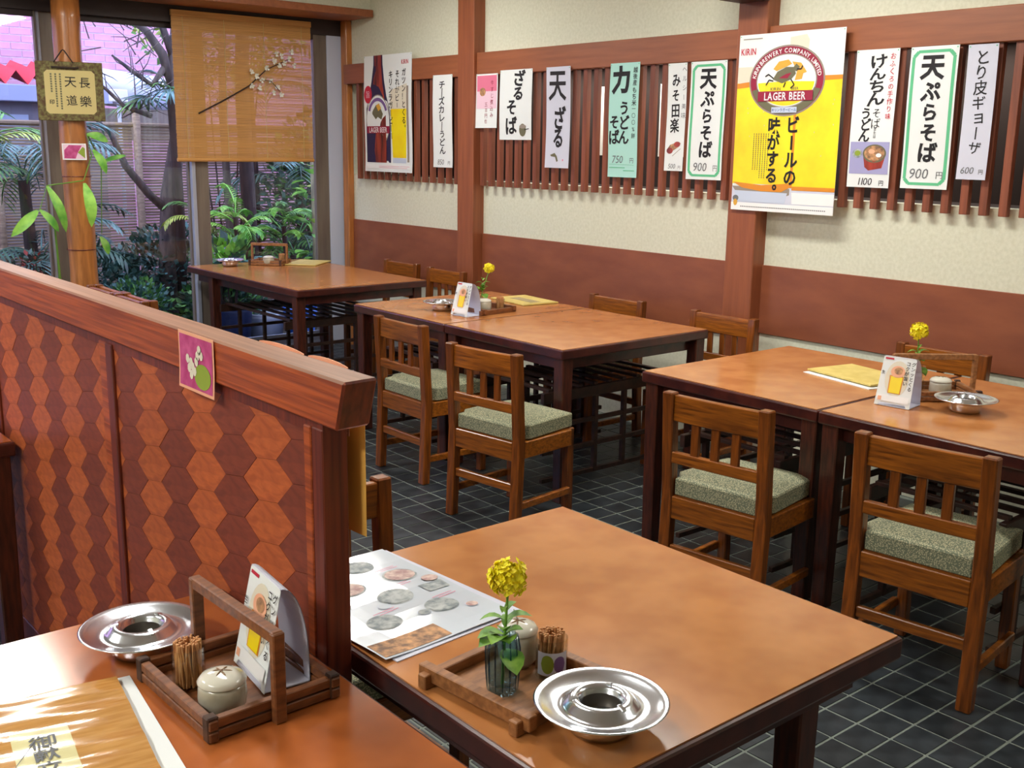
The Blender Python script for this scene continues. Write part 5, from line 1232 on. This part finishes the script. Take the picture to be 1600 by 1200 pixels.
# shrubs: foliage that nobody could count
def shrub(label, x, y, z, rx, ry, rz, n, size, mats, name='garden_shrub'):
    t = thing(name, label, 'shrub', (x, y, 0)); rr = random.Random(label)
    for mi, mk in enumerate(mats):
        b = MB()
        for k in range(n//len(mats)):
            ph = math.acos(rr.uniform(-1, 1)); th = rr.uniform(0, 2*PI); q = rr.uniform(0.55, 1.0)
            d = Vector((math.sin(ph)*math.cos(th), math.sin(ph)*math.sin(th), math.cos(ph))); c = Vector((d.x*rx*q, d.y*ry*q, z+d.z*rz*q))
            dd = (d+Vector((rr.uniform(-.8, .8), rr.uniform(-.8, .8), rr.uniform(-.5, .9)))).normalized(); sd = dd.cross(Vector((rr.uniform(-1, 1), rr.uniform(-1, 1), 1))).normalized()
            s_ = size*rr.uniform(0.6, 1.2)
            b.add([c, c+dd*s_*0.5+sd*s_*0.3, c+dd*s_, c+dd*s_*0.5-sd*s_*0.3], [(0, 1, 2, 3)])
        tag(b.build('foliage', gl[mk], t), kind='stuff')
    b = MB()
    for k in range(7): a = k*0.9; b.tube([(0.03*math.cos(a), 0.03*math.sin(a), -0.1), (rx*0.5*math.cos(a), ry*0.5*math.sin(a), z)], [0.012, 0.005], 5)
    b.build('stems', dkb, t); return t
shrub('dark glossy shrub in front of the fence, left part', 3.05, 9.1, 0.28, 0.55, 0.4, 0.42, 2200, 0.07, ['dark', 'dark', 'bluegreen'])
shrub('dark glossy shrub in front of the fence, right part', 3.75, 9.2, 0.40, 0.5, 0.4, 0.45, 2200, 0.07, ['dark', 'dark', 'bluegreen'])
shrub('blue green rounded shrub low in the middle of the window', 3.12, 8.35, 0.28, 0.28, 0.25, 0.22, 1300, 0.05, ['bluegreen', 'green'])
shrub('dark undergrowth below the left palm', 2.1, 8.3, 0.25, 0.7, 0.4, 0.4, 1800, 0.08, ['dark', 'bluegreen'])
shrub('leafy undergrowth seen beneath the far table', 3.75, 8.2, 0.22, 0.35, 0.25, 0.30, 1200, 0.08, ['green', 'dark'])
shrub('dark foliage mass at the right of the garden', 5.4, 9.3, 0.9, 0.7, 0.4, 1.0, 2600, 0.10, ['dark', 'green', 'dark'])
shrub('broad leaved plant at the window foot behind the far table', 3.70, 7.95, 0.62, 0.2, 0.12, 0.16, 160, 0.13, ['bright', 'green', 'bluegreen'])
shrub('treetop foliage high behind the reed blind', 4.5, 9.6, 2.7, 0.9, 0.3, 0.6, 1200, 0.09, ['yellowgreen', 'green'])
# ivy column
iv = thing('ivy_post', 'pale post wrapped in broad green and yellow ivy leaves at the right of the window', 'plant', (4.62, 8.15, 0))
MB().tube([(0, 0, -0.1), (0.01, 0, 0.8), (-0.01, 0, 1.75)], [0.05, 0.045, 0.04], 10).build('post', noisy('pale_trunk', (120, 110, 92), (160, 150, 120), (3, 3, 1), 6, rough=0.9), iv, smooth=True)
rv = random.Random(5)
for k in range(64):
    a = rv.uniform(0, 2*PI); z = rv.uniform(0.1, 1.72); r0 = 0.05; lb = MB()
    d = Vector((math.cos(a), math.sin(a), rv.uniform(-0.6, 0.5))).normalized(); L = rv.uniform(0.09, 0.15)
    leaf_mesh(lb, (0, 0, 0), d*L, L*0.75, curl=0.15, n=4)
    lb.build('ivy_leaf', gl[['bright', 'green', 'yellowgreen', 'bright', 'green'][k % 5]], iv, smooth=True, loc=(r0*math.cos(a)*rv.uniform(1, 2.4), r0*math.sin(a)*rv.uniform(1, 2.4), z))
# long strap leaves just by the log column
sp = thing('strap_leaf_plant', 'plant with long arching bright green leaves around the log column', 'plant', (2.36, 7.29, 0))
MB().tube([(-0.14, -0.02, 0.0), (-0.16, -0.10, 0.6), (-0.20, -0.2, 1.0), (-0.29, -0.22, 1.12), (-0.235, -0.22, 1.27), (-0.02, -0.25, 1.30), (0.05, -0.22, 1.45), (0.03, -0.22, 1.59), (0.15, -0.10, 1.41), (0.14, -0.05, 0.95)], [0.009, 0.008, 0.006, 0.004, 0.004, 0.004, 0.004, 0.004, 0.004, 0.003], 6).build('stem', MT['stem'], sp)
for (bx_, bz, tx_, tz_, w_, yy_) in ((-0.30, 1.12, -0.475, 0.965, 0.065, -0.22), (-0.29, 1.125, -0.19, 0.985, 0.05, -0.22), (-0.235, 1.27, -0.145, 0.98, 0.06, -0.22), (-0.02, 1.285, 0.0, 1.01, 0.075, -0.26), (0.03, 1.585, 0.155, 1.54, 0.055, -0.22), (0.06, 1.49, 0.13, 1.34, 0.055, -0.22), (0.15, 1.41, 0.31, 1.455, 0.03, -0.10), (0.13, 0.93, 0.17, 0.81, 0.05, -0.05)):
    lb = MB(); leaf_mesh(lb, (bx_, yy_, bz), (tx_, yy_-0.02, tz_), w_, up=(0.0, -1.0, 0.35), curl=0.30, n=8); lb.build('long_leaf', gl['bright'], sp, smooth=True)
rp_ = shrub('small red leaved plant by the left window frame', 2.2, 7.75, 0.72, 0.09, 0.08, 0.07, 60, 0.05, ['redleaf', 'dark'], name='potted_plant')
# tubs outside
def tub(label, x, y, r, h, m, name='plastic_tub'):
    t = thing(name, label, 'tub', (x, y, -0.06), 0, None)
    MB().lathe([(0, 0), (r*0.8, 0), (r*0.97, h-0.04), (r*1.06, h-0.03), (r*1.06, h), (r*0.95, h), (r*0.75, 0.03), (0, 0.03)], 28).build('body', m, t, smooth=True)
    MB().lathe([(r*1.02, h-0.01), (r*1.08, h-0.006), (r*1.08, h+0.006), (r*1.02, h+0.008)], 28).build('rim', m, t, smooth=True)
    return t
tub('dark blue tub behind the lattice of the far table, leftmost tub', 3.68, 7.85, 0.16, 0.36, flat('navy_plastic', (34, 48, 84), 0.4))
tub('white tub between the dark blue and bright blue tubs', 4.02, 7.95, 0.15, 0.26, flat('white_plastic', (196, 206, 226), 0.4))
tub('bright blue tub behind the near leg of the far table', 4.25, 7.80, 0.13, 0.30, flat('blue_plastic', (30, 96, 190), 0.4))
# ceiling light fittings
for i, (x, y, l, w) in enumerate(LAMPS):
    t = thing('ceiling_light', 'white fluorescent ceiling fitting over '+('the middle tables', 'the aisle near the log column', 'the far window table', 'the foreground table', 'the left-hand tables beside the partition', 'the left side behind the camera', 'the right-hand tables')[i], 'ceiling light', (x, y, CEIL), 0, 'ceiling lights')
    cbox('housing', MT['white'], t, -w/2, w/2, -l/2, l/2, -0.05, -0.0, 0.004)
    for k in (-1, 1):
        MB().tube([(k*w*0.22, -l*0.46, -0.062), (k*w*0.22, l*0.46, -0.062)], 0.013, 10).build('tube', flat('glowing_tube', (255, 252, 240), 0.5, emit=12.0), t)
